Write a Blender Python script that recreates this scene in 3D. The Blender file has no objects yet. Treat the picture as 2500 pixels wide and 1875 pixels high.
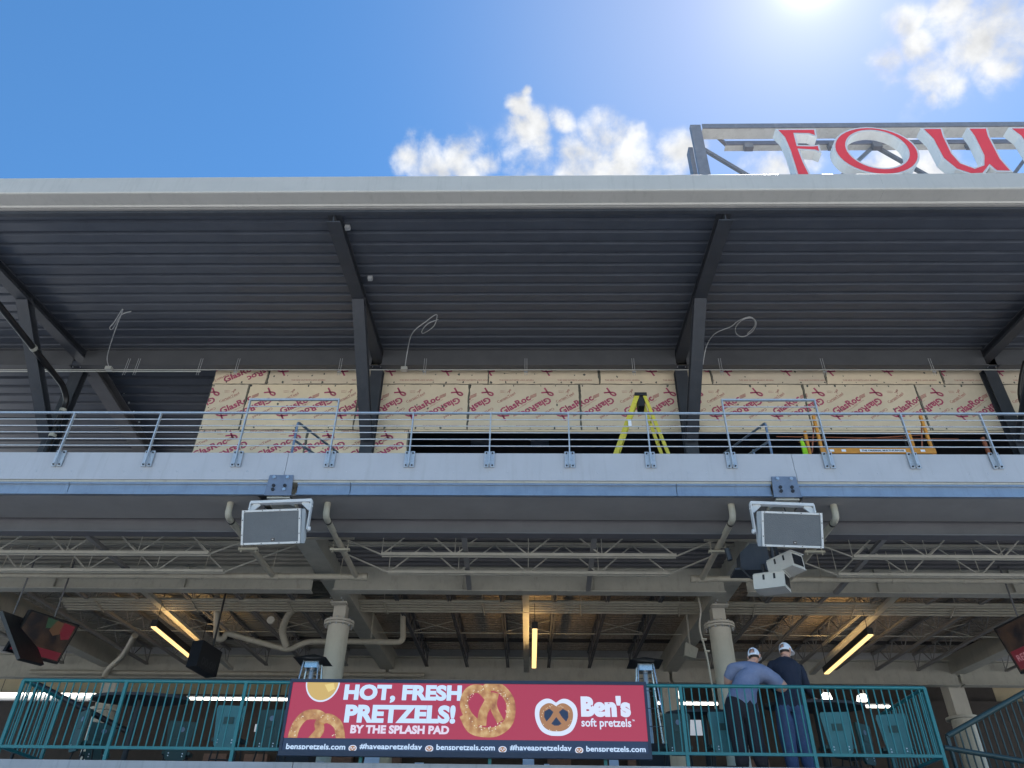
import bpy, bmesh, math, random
from mathutils import Vector, Matrix
R = math.radians
random.seed(7)
scene = bpy.context.scene
COL = scene.collection

# ------------------------------------------------------------------ camera
CAM = Vector((0, 0, 1.6))
PITCH, YAW, ROLL, FPX = R(35.6), R(1.5), R(0.9), 1878.0
_f = Vector((-math.sin(YAW) * math.cos(PITCH), math.cos(YAW) * math.cos(PITCH), math.sin(PITCH)))
_r = Vector((math.cos(YAW), math.sin(YAW), 0)); _u = _r.cross(_f)
_R = _r * math.cos(ROLL) + _u * math.sin(ROLL); _U = _u * math.cos(ROLL) - _r * math.sin(ROLL)
cd = bpy.data.cameras.new('camera'); cam = bpy.data.objects.new('camera', cd); COL.objects.link(cam)
cd.sensor_width = 36; cd.lens = 36 * FPX / 2500; cd.clip_end = 5000; cd.clip_start = .05
cam.matrix_world = Matrix(((_R.x, _U.x, -_f.x, CAM.x), (_R.y, _U.y, -_f.y, CAM.y), (_R.z, _U.z, -_f.z, CAM.z), (0, 0, 0, 1)))
scene.camera = cam

def ray(x, y):
    return _f + _R * ((x - 1250) / FPX) - _U * ((y - 937.5) / FPX)
def at(x, y, Y):                      # measured point of the photograph at depth Y
    d = ray(x, y); return CAM + d * (Y / d.y)
def atz(x, y, Z):
    d = ray(x, y); return CAM + d * ((Z - CAM.z) / d.z)

# ------------------------------------------------------------------ sky, sun, exposure
SUN_AZ, SUN_EL = R(36.0), R(58.6)
sun_dir = Vector((math.sin(SUN_AZ) * math.cos(SUN_EL), math.cos(SUN_AZ) * math.cos(SUN_EL), math.sin(SUN_EL)))
world = bpy.data.worlds.new('World'); scene.world = world; world.use_nodes = True
def build_world():
    nt = world.node_tree; N = nt.nodes; L = nt.links; N.clear()
    def new(t, **k):
        n = N.new(t)
        for a, b in k.items(): setattr(n, a, b)
        return n
    def math_(op, a, b=None, c=None, clamp=False):
        n = new('ShaderNodeMath', operation=op, use_clamp=clamp)
        for i, v in enumerate((a, b, c)):
            if v is None: continue
            if isinstance(v, (int, float)): n.inputs[i].default_value = v
            else: L.new(v, n.inputs[i])
        return n.outputs[0]
    sky = new('ShaderNodeTexSky', sky_type='NISHITA', sun_disc=False, sun_elevation=SUN_EL, sun_rotation=SUN_AZ,
              altitude=200, air_density=1.0, dust_density=0.0, ozone_density=2.0)
    tc = new('ShaderNodeTexCoord'); dirn = tc.outputs['Generated']
    # clouds: fair-weather scraps, denser where the photograph shows them
    blobs = [((1000,380),48),((1060,405),66),((1140,400),62),((1190,385),35),
             ((1290,345),58),((1300,400),52),((1310,300),34),((1275,255),30),((1288,225),17),((1385,305),38),((1410,395),62),
             ((1490,345),60),((1530,395),70),((1560,330),30),((1470,410),70),((1655,385),48),
             ((1900,410),62),((1960,385),45),((2150,412),60),((2290,405),60),((2200,395),42),
             ((2210,40),48),((2240,110),48),((2290,190),66),((2150,165),40),((2275,245),28),((2340,30),66),((2420,60),88),((2490,70),80),((2360,130),42),((2450,150),46)]
    wn = new('ShaderNodeTexNoise'); wn.inputs['Scale'].default_value = 13; wn.inputs['Detail'].default_value = 5; L.new(dirn, wn.inputs['Vector'])
    ws = new('ShaderNodeVectorMath', operation='SUBTRACT'); L.new(wn.outputs['Color'], ws.inputs[0]); ws.inputs[1].default_value = (.5, .5, .5)
    wm = new('ShaderNodeVectorMath', operation='MULTIPLY_ADD'); L.new(ws.outputs[0], wm.inputs[0]); wm.inputs[1].default_value = (.055, .055, .055); L.new(dirn, wm.inputs[2])
    mask = None
    for (c, r) in blobs:
        c = ray(*c).normalized()
        v = new('ShaderNodeVectorMath', operation='DISTANCE'); L.new(wm.outputs[0], v.inputs[0]); v.inputs[1].default_value = c
        mr = new('ShaderNodeMapRange', interpolation_type='SMOOTHSTEP'); mr.clamp = True
        L.new(v.outputs['Value'], mr.inputs['Value'])
        rr = 1.7 * r / 1950
        mr.inputs['From Min'].default_value = rr; mr.inputs['From Max'].default_value = rr * .1
        mask = mr.outputs[0] if mask is None else math_('MAXIMUM', mask, mr.outputs[0])
    n0 = new('ShaderNodeTexNoise'); n0.inputs['Scale'].default_value = 2.1; n0.inputs['Detail'].default_value = 3; L.new(dirn, n0.inputs['Vector'])
    behind = new('ShaderNodeVectorMath', operation='DOT_PRODUCT'); L.new(dirn, behind.inputs[0]); behind.inputs[1].default_value = (0, -1, 0)
    other = math_('MULTIPLY', math_('SUBTRACT', n0.outputs['Fac'], .5, clamp=True), math_('MULTIPLY', math_('ADD', behind.outputs['Value'], .1, clamp=True), 6.0), clamp=True)
    mask = math_('MAXIMUM', mask, math_('MULTIPLY', other, .8))
    n1 = new('ShaderNodeTexNoise'); n1.inputs['Scale'].default_value = 20; n1.inputs['Detail'].default_value = 9; n1.inputs['Roughness'].default_value = .56
    n1.inputs['Distortion'].default_value = .15; L.new(dirn, n1.inputs['Vector'])
    dens = math_('ADD', math_('MULTIPLY', mask, .74), math_('MULTIPLY', math_('SUBTRACT', n1.outputs['Fac'], .5), 2.2))
    cl = new('ShaderNodeMapRange', interpolation_type='SMOOTHSTEP'); L.new(dens, cl.inputs['Value'])
    cl.inputs['From Min'].default_value = .08; cl.inputs['From Max'].default_value = .95
    cover = math_('MULTIPLY', cl.outputs[0], math_('MULTIPLY', mask, 3.5, clamp=True), clamp=True)
    # aureole of the hazy air round the sun
    dt = new('ShaderNodeVectorMath', operation='DOT_PRODUCT'); L.new(dirn, dt.inputs[0]); dt.inputs[1].default_value = sun_dir
    dpos = math_('MAXIMUM', dt.outputs['Value'], 0.0)
    lobes = []
    for n_, k_, c_ in ((2200, 6.0, (1, .97, 1)), (240, 2.2, (1, .88, 1)), (22, 2.7, (1, .76, .42))):
        sc = new('ShaderNodeVectorMath', operation='SCALE'); sc.inputs[0].default_value = c_; L.new(math_('MULTIPLY', math_('POWER', dpos, n_), k_), sc.inputs['Scale']); lobes.append(sc.outputs[0])
    l1 = new('ShaderNodeVectorMath', operation='ADD'); L.new(lobes[0], l1.inputs[0]); L.new(lobes[1], l1.inputs[1])
    ac = new('ShaderNodeVectorMath', operation='ADD'); L.new(l1.outputs[0], ac.inputs[0]); L.new(lobes[2], ac.inputs[1])
    gam = new('ShaderNodeHueSaturation'); gam.inputs['Saturation'].default_value = 1.0; L.new(sky.outputs[0], gam.inputs['Color'])
    tint = new('ShaderNodeVectorMath', operation='MULTIPLY'); L.new(gam.outputs[0], tint.inputs[0]); tint.inputs[1].default_value = (.66, 1.12, 1.36)
    add = new('ShaderNodeVectorMath', operation='ADD'); L.new(tint.outputs[0], add.inputs[0]); L.new(ac.outputs[0], add.inputs[1])
    n2 = new('ShaderNodeTexNoise'); n2.inputs['Scale'].default_value = 26; n2.inputs['Detail'].default_value = 6; L.new(dirn, n2.inputs['Vector'])
    n3 = new('ShaderNodeTexNoise'); n3.inputs['Scale'].default_value = 20; n3.inputs['Detail'].default_value = 5; n3.inputs['Roughness'].default_value = .55; n3.inputs['Distortion'].default_value = .15
    so_ = new('ShaderNodeVectorMath', operation='ADD'); L.new(dirn, so_.inputs[0]); so_.inputs[1].default_value = sun_dir * .02; L.new(so_.outputs[0], n3.inputs['Vector'])
    lit = math_('ADD', math_('MULTIPLY', math_('SUBTRACT', n1.outputs['Fac'], n3.outputs['Fac']), .8), math_('MULTIPLY', n2.outputs['Fac'], 1.0))
    cr = new('ShaderNodeMapRange'); L.new(lit, cr.inputs['Value'])
    cr.inputs['From Min'].default_value = .3; cr.inputs['From Max'].default_value = .7; cr.inputs['To Min'].default_value = 5.0; cr.inputs['To Max'].default_value = 7.0
    cc = new('ShaderNodeVectorMath', operation='SCALE'); cc.inputs[0].default_value = (.97, .985, 1.0); L.new(cr.outputs[0], cc.inputs['Scale'])
    mix = new('ShaderNodeMix', data_type='RGBA'); L.new(cover, mix.inputs['Factor']); L.new(add.outputs[0], mix.inputs['A']); L.new(cc.outputs[0], mix.inputs['B'])
    bg = new('ShaderNodeBackground'); bg.inputs['Strength'].default_value = .065
    L.new(mix.outputs['Result'], bg.inputs['Color'])
    out = new('ShaderNodeOutputWorld'); L.new(bg.outputs[0], out.inputs['Surface'])
build_world()
sl = bpy.data.lights.new('sun', 'SUN'); sl.energy = 5.0; sl.angle = R(.5); sl.color = (1, .96, .9)
so = bpy.data.objects.new('sun', sl); COL.objects.link(so); so.location = (20, 30, 60)
so.rotation_euler = (-sun_dir).to_track_quat('-Z', 'Y').to_euler()
vs = scene.view_settings; vs.view_transform = 'Standard'; vs.look = 'None'; vs.gamma = 1; vs.exposure = 1.22; vs.use_curve_mapping = False
scene.cycles.max_bounces = 10; scene.cycles.diffuse_bounces = 6; scene.cycles.glossy_bounces = 4
scene.cycles.use_denoising = True

# ------------------------------------------------------------------ materials
MATS = {}
EM = 2 ** (.35 - vs.exposure)        # screens keep their look when the exposure changes
def mat(name, col, rough=.6, metal=0., var=.12, scale=6., bump=0., bscale=40., emit=None, estr=0., spec=.5, dirt=None):
    m = bpy.data.materials.new(name); m.use_nodes = True; nt = m.node_tree; N = nt.nodes; L = nt.links
    b = N['Principled BSDF']; b.inputs['Roughness'].default_value = rough; b.inputs['Metallic'].default_value = metal
    b.inputs['Specular IOR Level'].default_value = spec
    tc = N.new('ShaderNodeTexCoord')
    if var:
        n = N.new('ShaderNodeTexNoise'); n.inputs['Scale'].default_value = scale; n.inputs['Detail'].default_value = 8; n.inputs['Roughness'].default_value = .65
        L.new(tc.outputs['Object'], n.inputs['Vector'])
        mx = N.new('ShaderNodeMix'); mx.data_type = 'RGBA'
        mx.inputs['A'].default_value = [c * (1 - var) for c in col] + [1]; mx.inputs['B'].default_value = [min(1, c * (1 + var)) for c in col] + [1]
        mr = N.new('ShaderNodeMapRange'); mr.inputs['From Min'].default_value = .3; mr.inputs['From Max'].default_value = .7
        L.new(n.outputs['Fac'], mr.inputs['Value']); L.new(mr.outputs[0], mx.inputs['Factor'])
        last = mx.outputs['Result']
        if dirt:
            n2 = N.new('ShaderNodeTexNoise'); n2.inputs['Scale'].default_value = dirt[1]; n2.inputs['Detail'].default_value = 10; n2.inputs['Roughness'].default_value = .75
            mp = N.new('ShaderNodeMapping'); mp.inputs['Scale'].default_value = (2.5, 1, .18) if name in ('fascia', 'gutter', 'concrete', 'channel') else (1, 1, .35); L.new(tc.outputs['Object'], mp.inputs['Vector']); L.new(mp.outputs[0], n2.inputs['Vector'])
            m2 = N.new('ShaderNodeMapRange'); m2.inputs['From Min'].default_value = .52; m2.inputs['From Max'].default_value = .75; m2.inputs['To Max'].default_value = dirt[2]
            L.new(n2.outputs['Fac'], m2.inputs['Value'])
            mx2 = N.new('ShaderNodeMix'); mx2.data_type = 'RGBA'; L.new(m2.outputs[0], mx2.inputs['Factor']); L.new(last, mx2.inputs['A']); mx2.inputs['B'].default_value = list(dirt[0]) + [1]
            last = mx2.outputs['Result']
        L.new(last, b.inputs['Base Color'])
        rr = N.new('ShaderNodeMapRange'); rr.inputs['To Min'].default_value = max(.04, rough - .08); rr.inputs['To Max'].default_value = min(1, rough + .1)
        L.new(n.outputs['Fac'], rr.inputs['Value']); L.new(rr.outputs[0], b.inputs['Roughness'])
    else:
        b.inputs['Base Color'].default_value = list(col) + [1]
    if bump:
        nb = N.new('ShaderNodeTexNoise'); nb.inputs['Scale'].default_value = bscale; nb.inputs['Detail'].default_value = 6
        L.new(tc.outputs['Object'], nb.inputs['Vector'])
        bp = N.new('ShaderNodeBump'); bp.inputs['Strength'].default_value = bump; bp.inputs['Distance'].default_value = .02
        L.new(nb.outputs['Fac'], bp.inputs['Height']); L.new(bp.outputs[0], b.inputs['Normal'])
    if emit:
        b.inputs['Emission Color'].default_value = list(emit) + [1]; b.inputs['Emission Strength'].default_value = estr * (1 if name.startswith('lamp') else EM)
    MATS[name] = m
    return m
mat('ground', (.50, .495, .475), .9, var=.2, scale=.6, bump=.3, bscale=8)
mat('concrete', (.40, .40, .41), .85, var=.1, scale=2, bump=.15, bscale=60, dirt=((.16, .16, .17), 3, .5))
mat('gutter', (.405, .40, .38), .45, var=.05, scale=1.2, dirt=((.24, .235, .22), 3, .42))
mat('fascia', (.39, .405, .44), .5, var=.05, scale=1.3, dirt=((.25, .25, .26), 2.4, .40))
mat('deck_dark', (.058, .068, .09), .38, var=.12, scale=2.5, spec=.6)
mat('frame_dark', (.038, .043, .054), .5, var=.15, scale=3, dirt=((.085, .08, .078), 6, .4))
mat('girder_dark', (.07, .073, .08), .55, var=.12, scale=2)
mat('tan_steel', (.395, .385, .335), .55, var=.1, scale=2.5, dirt=((.17, .155, .13), 5, .5))
mat('tan_pipe', (.37, .345, .28), .5, var=.1, scale=5, dirt=((.2, .17, .13), 7, .5))
mat('column_tan', (.54, .515, .45), .5, var=.06, scale=2, dirt=((.26, .24, .2), 4, .35))
mat('fireproof', (.29, .255, .215), .95, var=.35, scale=14, bump=1.0, bscale=30)
mat('soffit', (.235, .23, .225), .7, var=.1, scale=1.5)
mat('galv', (.50, .53, .56), .42, .6, var=.12, scale=30)
mat('channel', (.28, .335, .41), .35, .6, var=.12, scale=3, dirt=((.2, .22, .26), 8, .5))
mat('plate_blue', (.16, .20, .27), .45, .3, var=.12, scale=8)
mat('bolt', (.55, .57, .6), .35, .9, var=.1)
mat('bolt_dark', (.03, .03, .035), .5, .4, var=.1)
mat('board', (.66, .56, .415), .85, var=.07, scale=1.5, dirt=((.52, .43, .30), 1.6, .25))
def board_variation():
    nt = MATS['board'].node_tree; N = nt.nodes; L = nt.links; b = N['Principled BSDF']; src = b.inputs['Base Color'].links[0].from_socket
    oi = N.new('ShaderNodeObjectInfo'); hs = N.new('ShaderNodeHueSaturation'); mr = N.new('ShaderNodeMapRange'); mr.inputs['To Min'].default_value = .86; mr.inputs['To Max'].default_value = 1.08
    L.new(oi.outputs['Random'], mr.inputs['Value']); L.new(mr.outputs[0], hs.inputs['Value']); L.new(mr.outputs[0], hs.inputs['Saturation']); L.new(src, hs.inputs['Color']); L.new(hs.outputs[0], b.inputs['Base Color'])
board_variation()
mat('print_red', (.37, .06, .125), .8, var=.25, scale=9)
mat('print_pale', (.42, .20, .17), .8, var=.25, scale=9)
mat('sealant', (.085, .09, .082), .7, var=.3, scale=20)
mat('black', (.014, .014, .016), .55, var=.2)
mat('black_gloss', (.012, .012, .015), .2, var=.1)
mat('interior', (.035, .033, .035), .8, var=.3, scale=1.5)
mat('pipe_black', (.016, .015, .016), .35, var=.2)
mat('green', (.016, .165, .172), .35, var=.1, scale=10, spec=.6)
mat('green_dark', (.03, .06, .062), .45, var=.15, scale=8)
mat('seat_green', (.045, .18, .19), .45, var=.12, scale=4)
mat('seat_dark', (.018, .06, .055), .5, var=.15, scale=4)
mat('white_paint', (.72, .73, .74), .45, var=.05, scale=6)
mat('sign_side', (.74, .75, .74), .5, var=.05, scale=3, dirt=((.45, .45, .42), 4, .3))
mat('sign_edge', (.52, .53, .55), .5, var=.05)
mat('sign_red', (.68, .055, .065), .45, var=.06, scale=3)
mat('sign_steel', (.19, .195, .22), .5, .1, var=.15, scale=5, dirt=((.32, .31, .3), 6, .5))
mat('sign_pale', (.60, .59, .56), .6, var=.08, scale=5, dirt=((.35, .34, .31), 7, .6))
mat('ribs_tan', (.24, .23, .20), .6, var=.15, scale=3)
mat('edge_dark', (.11, .11, .12), .6, var=.12, scale=2)
mat('speaker_box', (.54, .55, .55), .5, var=.04)
mat('cam_box', (.52, .50, .45), .5, var=.05)
def grille():
    m = mat('grille', (.13, .14, .15), .55, .3, var=.08, scale=4)
    nt = m.node_tree; N = nt.nodes; L = nt.links; b = N['Principled BSDF']
    tc = N.new('ShaderNodeTexCoord'); v = N.new('ShaderNodeTexVoronoi'); v.inputs['Scale'].default_value = 90; L.new(tc.outputs['Object'], v.inputs['Vector'])
    bp = N.new('ShaderNodeBump'); bp.inputs['Strength'].default_value = .6; bp.inputs['Distance'].default_value = .01; L.new(v.outputs['Distance'], bp.inputs['Height']); L.new(bp.outputs[0], b.inputs['Normal'])
grille()
mat('ladder_yellow', (.58, .50, .06), .5, var=.15, scale=12, dirt=((.2, .17, .06), 14, .6))
mat('scaffold_orange', (.60, .25, .03), .5, var=.12, scale=8, dirt=((.3, .13, .04), 12, .5))
mat('copper', (.30, .10, .05), .5, .3, var=.2)
mat('hivis', (.35, .75, .02), .7, var=.1)
mat('led_red', (.02, .004, .006), .4, var=0, emit=(.46, .042, .095), estr=.66)
mat('led_navy', (.012, .016, .03), .35, var=0, emit=(.018, .035, .09), estr=.55)
mat('led_blue_white', (.02, .02, .02), .4, var=0, emit=(.50, .66, .90), estr=.9)
mat('led_pink_white', (.02, .02, .02), .4, var=0, emit=(.68, .62, .78), estr=.85)
mat('led_mustard', (.02, .02, .02), .4, var=0, emit=(.58, .40, .12), estr=.8)
mat('led_mustard_light', (.02, .02, .02), .4, var=0, emit=(.72, .56, .20), estr=.85)
mat('led_salt', (.02, .02, .02), .4, var=0, emit=(.75, .66, .5), estr=.8)
mat('led_brown', (.02, .02, .02), .4, var=0, emit=(.36, .17, .07), estr=.8)
def led_pretzel():
    m = mat('led_pretzel', (.02, .02, .02), .4, var=0, emit=(.5, .28, .12), estr=.8)
    nt = m.node_tree; N = nt.nodes; L = nt.links; b = N['Principled BSDF']
    tc = N.new('ShaderNodeTexCoord'); n = N.new('ShaderNodeTexNoise'); n.inputs['Scale'].default_value = 9; n.inputs['Detail'].default_value = 7; L.new(tc.outputs['Object'], n.inputs['Vector'])
    cr = N.new('ShaderNodeValToRGB'); L.new(n.outputs['Fac'], cr.inputs['Fac'])
    e = cr.color_ramp.elements; e[0].position = .3; e[0].color = (.26, .085, .035, 1); e[1].position = .68; e[1].color = (.62, .42, .19, 1)
    x = cr.color_ramp.elements.new(.5); x.color = (.46, .24, .085, 1)
    L.new(cr.outputs[0], b.inputs['Emission Color'])
led_pretzel()
mat('badge_white', (.02, .02, .02), .4, var=0, emit=(.62, .70, .88), estr=.85)
mat('frame_navy', (.02, .03, .06), .4, var=.1)
mat('lamp_warm', (.8, .7, .5), .5, var=0, emit=(1, .66, .24), estr=.75)
mat('lamp_up', (.8, .7, .5), .5, var=0, emit=(1, .62, .24), estr=16)
mat('lamp_white', (.8, .8, .8), .5, var=0, emit=(1, .95, .85), estr=2.5)
mat('sign_lit', (.5, .5, .5), .5, var=0, emit=(.6, .72, .9), estr=.3)
mat('heater_steel', (.55, .57, .6), .25, .9, var=.1)
mat('glass_tube', (.35, .38, .42), .1, .3, var=.1)
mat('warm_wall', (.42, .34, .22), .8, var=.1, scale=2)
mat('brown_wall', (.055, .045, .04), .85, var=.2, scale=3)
mat('brick', (.19, .125, .105), .9, var=.2, scale=9)
mat('skin', (.55, .30, .22), .55, var=.06)
mat('shirt', (.185, .215, .325), .9, var=.12, scale=7, bump=.9, bscale=11)
mat('navy', (.016, .021, .040), .9, var=.2, scale=7, bump=.9, bscale=11)
mat('pants_black', (.018, .017, .024), .85, var=.15, bump=.3, bscale=14)
mat('jeans', (.045, .075, .16), .85, var=.2, scale=12, bump=.3, bscale=14)
mat('cap_white', (.74, .76, .82), .75, var=.04, bump=.15, bscale=40)
mat('hair', (.03, .018, .012), .7, var=.2)
mat('cable', (.36, .37, .38), .5, var=.08)
mat('conduit', (.50, .50, .47), .4, .4, var=.1)
mat('tv_body', (.012, .013, .018), .35, var=.1)
mat('paper', (.78, .80, .84), .7, var=.03)
def tv_screen():
    m = mat('tv_screen', (.01, .01, .012), .25, var=0, emit=(.1, .02, .03), estr=.5)
    nt = m.node_tree; N = nt.nodes; L = nt.links; b = N['Principled BSDF']
    tc = N.new('ShaderNodeTexCoord'); n = N.new('ShaderNodeTexNoise'); n.inputs['Scale'].default_value = 2.4; n.inputs['Detail'].default_value = 3; L.new(tc.outputs['Object'], n.inputs['Vector'])
    cr = N.new('ShaderNodeValToRGB'); L.new(n.outputs['Color'], cr.inputs['Fac']); e = cr.color_ramp.elements
    e[0].position = .42; e[0].color = (.006, .006, .01, 1); e[1].position = .75; e[1].color = (.30, .03, .045, 1)
    x = cr.color_ramp.elements.new(.6); x.color = (.05, .03, .02, 1)
    L.new(cr.outputs[0], b.inputs['Emission Color']); b.inputs['Emission Strength'].default_value = .45 * EM
tv_screen()
mat('tv_red', (.02, .004, .004), .3, var=0, emit=(.12, .014, .026), estr=.5)
mat('tv_text', (.02, .02, .02), .3, var=0, emit=(.45, .22, .26), estr=.5)
mat('tv_green', (.02, .02, .02), .3, var=0, emit=(.012, .04, .022), estr=.6)
mat('tv_gold', (.02, .02, .02), .3, var=0, emit=(.07, .035, .018), estr=.6)
mat('digits', (.05, .02, .02), .5, var=0)

# ------------------------------------------------------------------ mesh helpers
class MB:
    def __init__(s): s.v = []; s.f = []; s.m = []; s.cur = 0; s.smooth = []; s.sm = False
    def _add(s, vs_, fs_):
        o = len(s.v); s.v += [Vector(p) for p in vs_]
        for f in fs_: s.f.append(tuple(i + o for i in f)); s.m.append(s.cur); s.smooth.append(s.sm)
        return s
    def box(s, x0, x1, y0, y1, z0, z1):
        p = [(x0,y0,z0),(x1,y0,z0),(x1,y1,z0),(x0,y1,z0),(x0,y0,z1),(x1,y0,z1),(x1,y1,z1),(x0,y1,z1)]
        return s._add(p, [(3,2,1,0),(4,5,6,7),(0,1,5,4),(1,2,6,5),(2,3,7,6),(3,0,4,7)])
    def bar(s, a, b, w, h, up=(0,0,1)):            # rectangular bar a->b; w across, h along 'up'
        a = Vector(a); b = Vector(b); d = (b - a).normalized(); up = Vector(up)
        if abs(d.dot(up)) > .98: up = Vector((0, 1, 0))
        x = d.cross(up).normalized() * (w / 2); y = x.cross(d).normalized() * (h / 2)
        p = [a - x - y, a + x - y, a + x + y, a - x + y, b - x - y, b + x - y, b + x + y, b - x + y]
        return s._add(p, [(3,2,1,0),(4,5,6,7),(0,1,5,4),(1,2,6,5),(2,3,7,6),(3,0,4,7)])
    def tube(s, pts, r, n=8, cap=True):
        pts = [Vector(p) for p in pts]; k = len(pts); rs = r if isinstance(r, (list, tuple)) else [r] * k
        t0 = (pts[1] - pts[0]).normalized(); nrm = t0.orthogonal().normalized(); vv = []; ff = []
        for i in range(k):
            t = (pts[min(i + 1, k - 1)] - pts[max(i - 1, 0)]).normalized()
            nrm = (nrm - t * nrm.dot(t)).normalized(); bn = t.cross(nrm)
            for j in range(n):
                a = 2 * math.pi * j / n; vv.append(pts[i] + (nrm * math.cos(a) + bn * math.sin(a)) * rs[i])
        for i in range(k - 1):
            for j in range(n): ff.append((i*n+j, i*n+(j+1)%n, (i+1)*n+(j+1)%n, (i+1)*n+j))
        old = s.sm; s.sm = n >= 6; s._add(vv, ff); s.sm = old
        if cap:
            s._add(vv[:n], [tuple(reversed(range(n)))]); s._add(vv[-n:], [tuple(range(n))])
        return s
    def prism(s, poly, origin, ux, uy, depth):     # polygon (2D) in plane, extruded by the vector depth
        o = Vector(origin); ux = Vector(ux); uy = Vector(uy); d = Vector(depth); n = len(poly)
        p = [o + ux * a + uy * b for a, b in poly]; q = [v + d for v in p]
        return s._add(p + q, [tuple(range(n)), tuple(reversed(range(n, 2 * n)))] + [(i, i + n, (i + 1) % n + n, (i + 1) % n) for i in range(n)])
    def disc(s, c, axis, r, h, n=14):
        c = Vector(c); a = Vector(axis).normalized() * h; return s.tube([c, c + a], r, n)
    def mesh(s, vs_, fs_): return s._add(vs_, fs_)
    def build(s, name, m, parent=None, label=None):
        me = bpy.data.meshes.new(name); off = Vector((0, 0, 0)); p = parent
        while p is not None: off = off + p.location; p = p.parent
        me.from_pydata([tuple(v - off) for v in s.v], [], s.f)
        for mm in (m if isinstance(m, (list, tuple)) else [m]): me.materials.append(MATS[mm])
        for i, pl in enumerate(me.polygons): pl.material_index = s.m[i]; pl.use_smooth = s.smooth[i]
        bm = bmesh.new(); bm.from_mesh(me); bmesh.ops.recalc_face_normals(bm, faces=bm.faces); bm.to_mesh(me); bm.free()
        o = bpy.data.objects.new(name, me); COL.objects.link(o)
        if parent is not None: o.parent = parent
        if label: o['label'] = label
        return o
def bx(name, m, parent, *a): return MB().box(*a).build(name, m, parent)
def tag(o, label=None, cat=None, group=None, kind=None):
    for k, v in (('label', label), ('category', cat), ('group', group), ('kind', kind)):
        if v: o[k] = v
    return o
def thing(name, label, cat, loc=(0, 0, 0), group=None):
    o = bpy.data.objects.new(name, None); COL.objects.link(o); o.location = loc; o.empty_display_size = .2
    return tag(o, label, cat, group)
def copy_tree(o, parent=None):
    c = o.copy(); COL.objects.link(c); c.parent = parent
    for ch in list(o.children): copy_tree(ch, c)
    return c
def ibeam(mb, a, b, w, h, tf=.03, tw=.03, up=(0, 0, 1)):   # a,b: bottom centre line
    a = Vector(a); b = Vector(b); u = Vector(up)
    d = (b - a).normalized(); side = d.cross(u).normalized(); u2 = side.cross(d).normalized()
    mb.bar(a + u2 * tf / 2, b + u2 * tf / 2, w, tf, up); mb.bar(a + u2 * (h - tf / 2), b + u2 * (h - tf / 2), w, tf, up)
    mb.bar(a + u2 * h / 2, b + u2 * h / 2, tw, h - 2 * tf + .004, up); return mb

def text_bm(body, size, bold=0., shear=0., spacing=1., res=3, align='CENTER'):
    c = bpy.data.curves.new('t', 'FONT'); c.body = body; c.size = size; c.offset = bold; c.shear = shear; c.space_character = spacing
    c.resolution_u = res; c.align_x = align; c.align_y = 'CENTER' if align == 'CENTER' else 'BOTTOM_BASELINE'
    o = bpy.data.objects.new('t', c); me = bpy.data.meshes.new_from_object(o)
    bm = bmesh.new(); bm.from_mesh(me); bpy.data.objects.remove(o); bpy.data.curves.remove(c); bpy.data.meshes.remove(me)
    return bm
def text_into(mb, body, size, M, width=None, height=None, **k):   # M maps (x,y,0) to world; optionally fit to width/height
    bm = text_bm(body, size, **k); xs = [v.co.x for v in bm.verts]; ys = [v.co.y for v in bm.verts]
    cx = (min(xs) + max(xs)) / 2; cy = (min(ys) + max(ys)) / 2
    sx = width / (max(xs) - min(xs)) if width else 1; sy = height / (max(ys) - min(ys)) if height else sx
    al = k.get('align', 'CENTER'); oy = cy if al == 'CENTER' else 0
    bm.verts.index_update()
    mb._add([M @ Vector(((v.co.x - cx) * sx, (v.co.y - oy) * sy, 0)) for v in bm.verts], [tuple(v.index for v in f.verts) for f in bm.faces]); bm.free()
def facing(origin):                  # plane that faces the camera side: x right, y up
    o = Vector(origin); return Matrix(((1, 0, 0, o.x), (0, 0, -1, o.y), (0, 1, 0, o.z), (0, 0, 0, 1)))
def arc(c, r, a0, a1, n, ux, uy):
    c = Vector(c); ux = Vector(ux); uy = Vector(uy)
    return [c + ux * (r * math.cos(a0 + (a1 - a0) * i / n)) + uy * (r * math.sin(a0 + (a1 - a0) * i / n)) for i in range(n + 1)]
def rounded(pts, r, n=4):            # polyline with filleted corners
    pts = [Vector(p) for p in pts]; out = [pts[0]]
    for i in range(1, len(pts) - 1):
        a, b, c = pts[i-1], pts[i], pts[i+1]; rr = min(r, (a-b).length * .48, (c-b).length * .48)
        p = b + (a-b).normalized() * rr; q = b + (c-b).normalized() * rr
        for j in range(n + 1):
            t = j / n; out.append((1-t)*(1-t)*p + 2*t*(1-t)*b + t*t*q)
    return out + [pts[-1]]
def spline(pts, n=8):
    P = [Vector(p) for p in pts]; out = []
    for i in range(len(P) - 1):
        p0 = P[max(i-1,0)]; p1 = P[i]; p2 = P[i+1]; p3 = P[min(i+2, len(P)-1)]
        for j in range(n):
            t = j / n; out.append(.5*((2*p1)+(p2-p0)*t+(2*p0-5*p1+4*p2-p3)*t*t+(3*p1-p0-3*p2+p3)*t**3))
    return out + [P[-1]]

FR = [-13.716, -4.572, 4.572, 13.716]         # frame lines
XL, XR = -24.0, 24.0

# ================================================================== ground
g = MB().mesh([(-900, -900, 0), (900, -900, 0), (900, 900, 0), (-900, 900, 0)], [(0, 1, 2, 3)]).build('ground', 'ground'); tag(g, 'pale concrete ground in front of the grandstand', 'ground', kind='structure')

# ================================================================== grandstand
gs = thing('grandstand', 'two-storey steel grandstand with dark upper canopy and tan lower deck framing', 'grandstand', (0, 12.05, 0))
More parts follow.
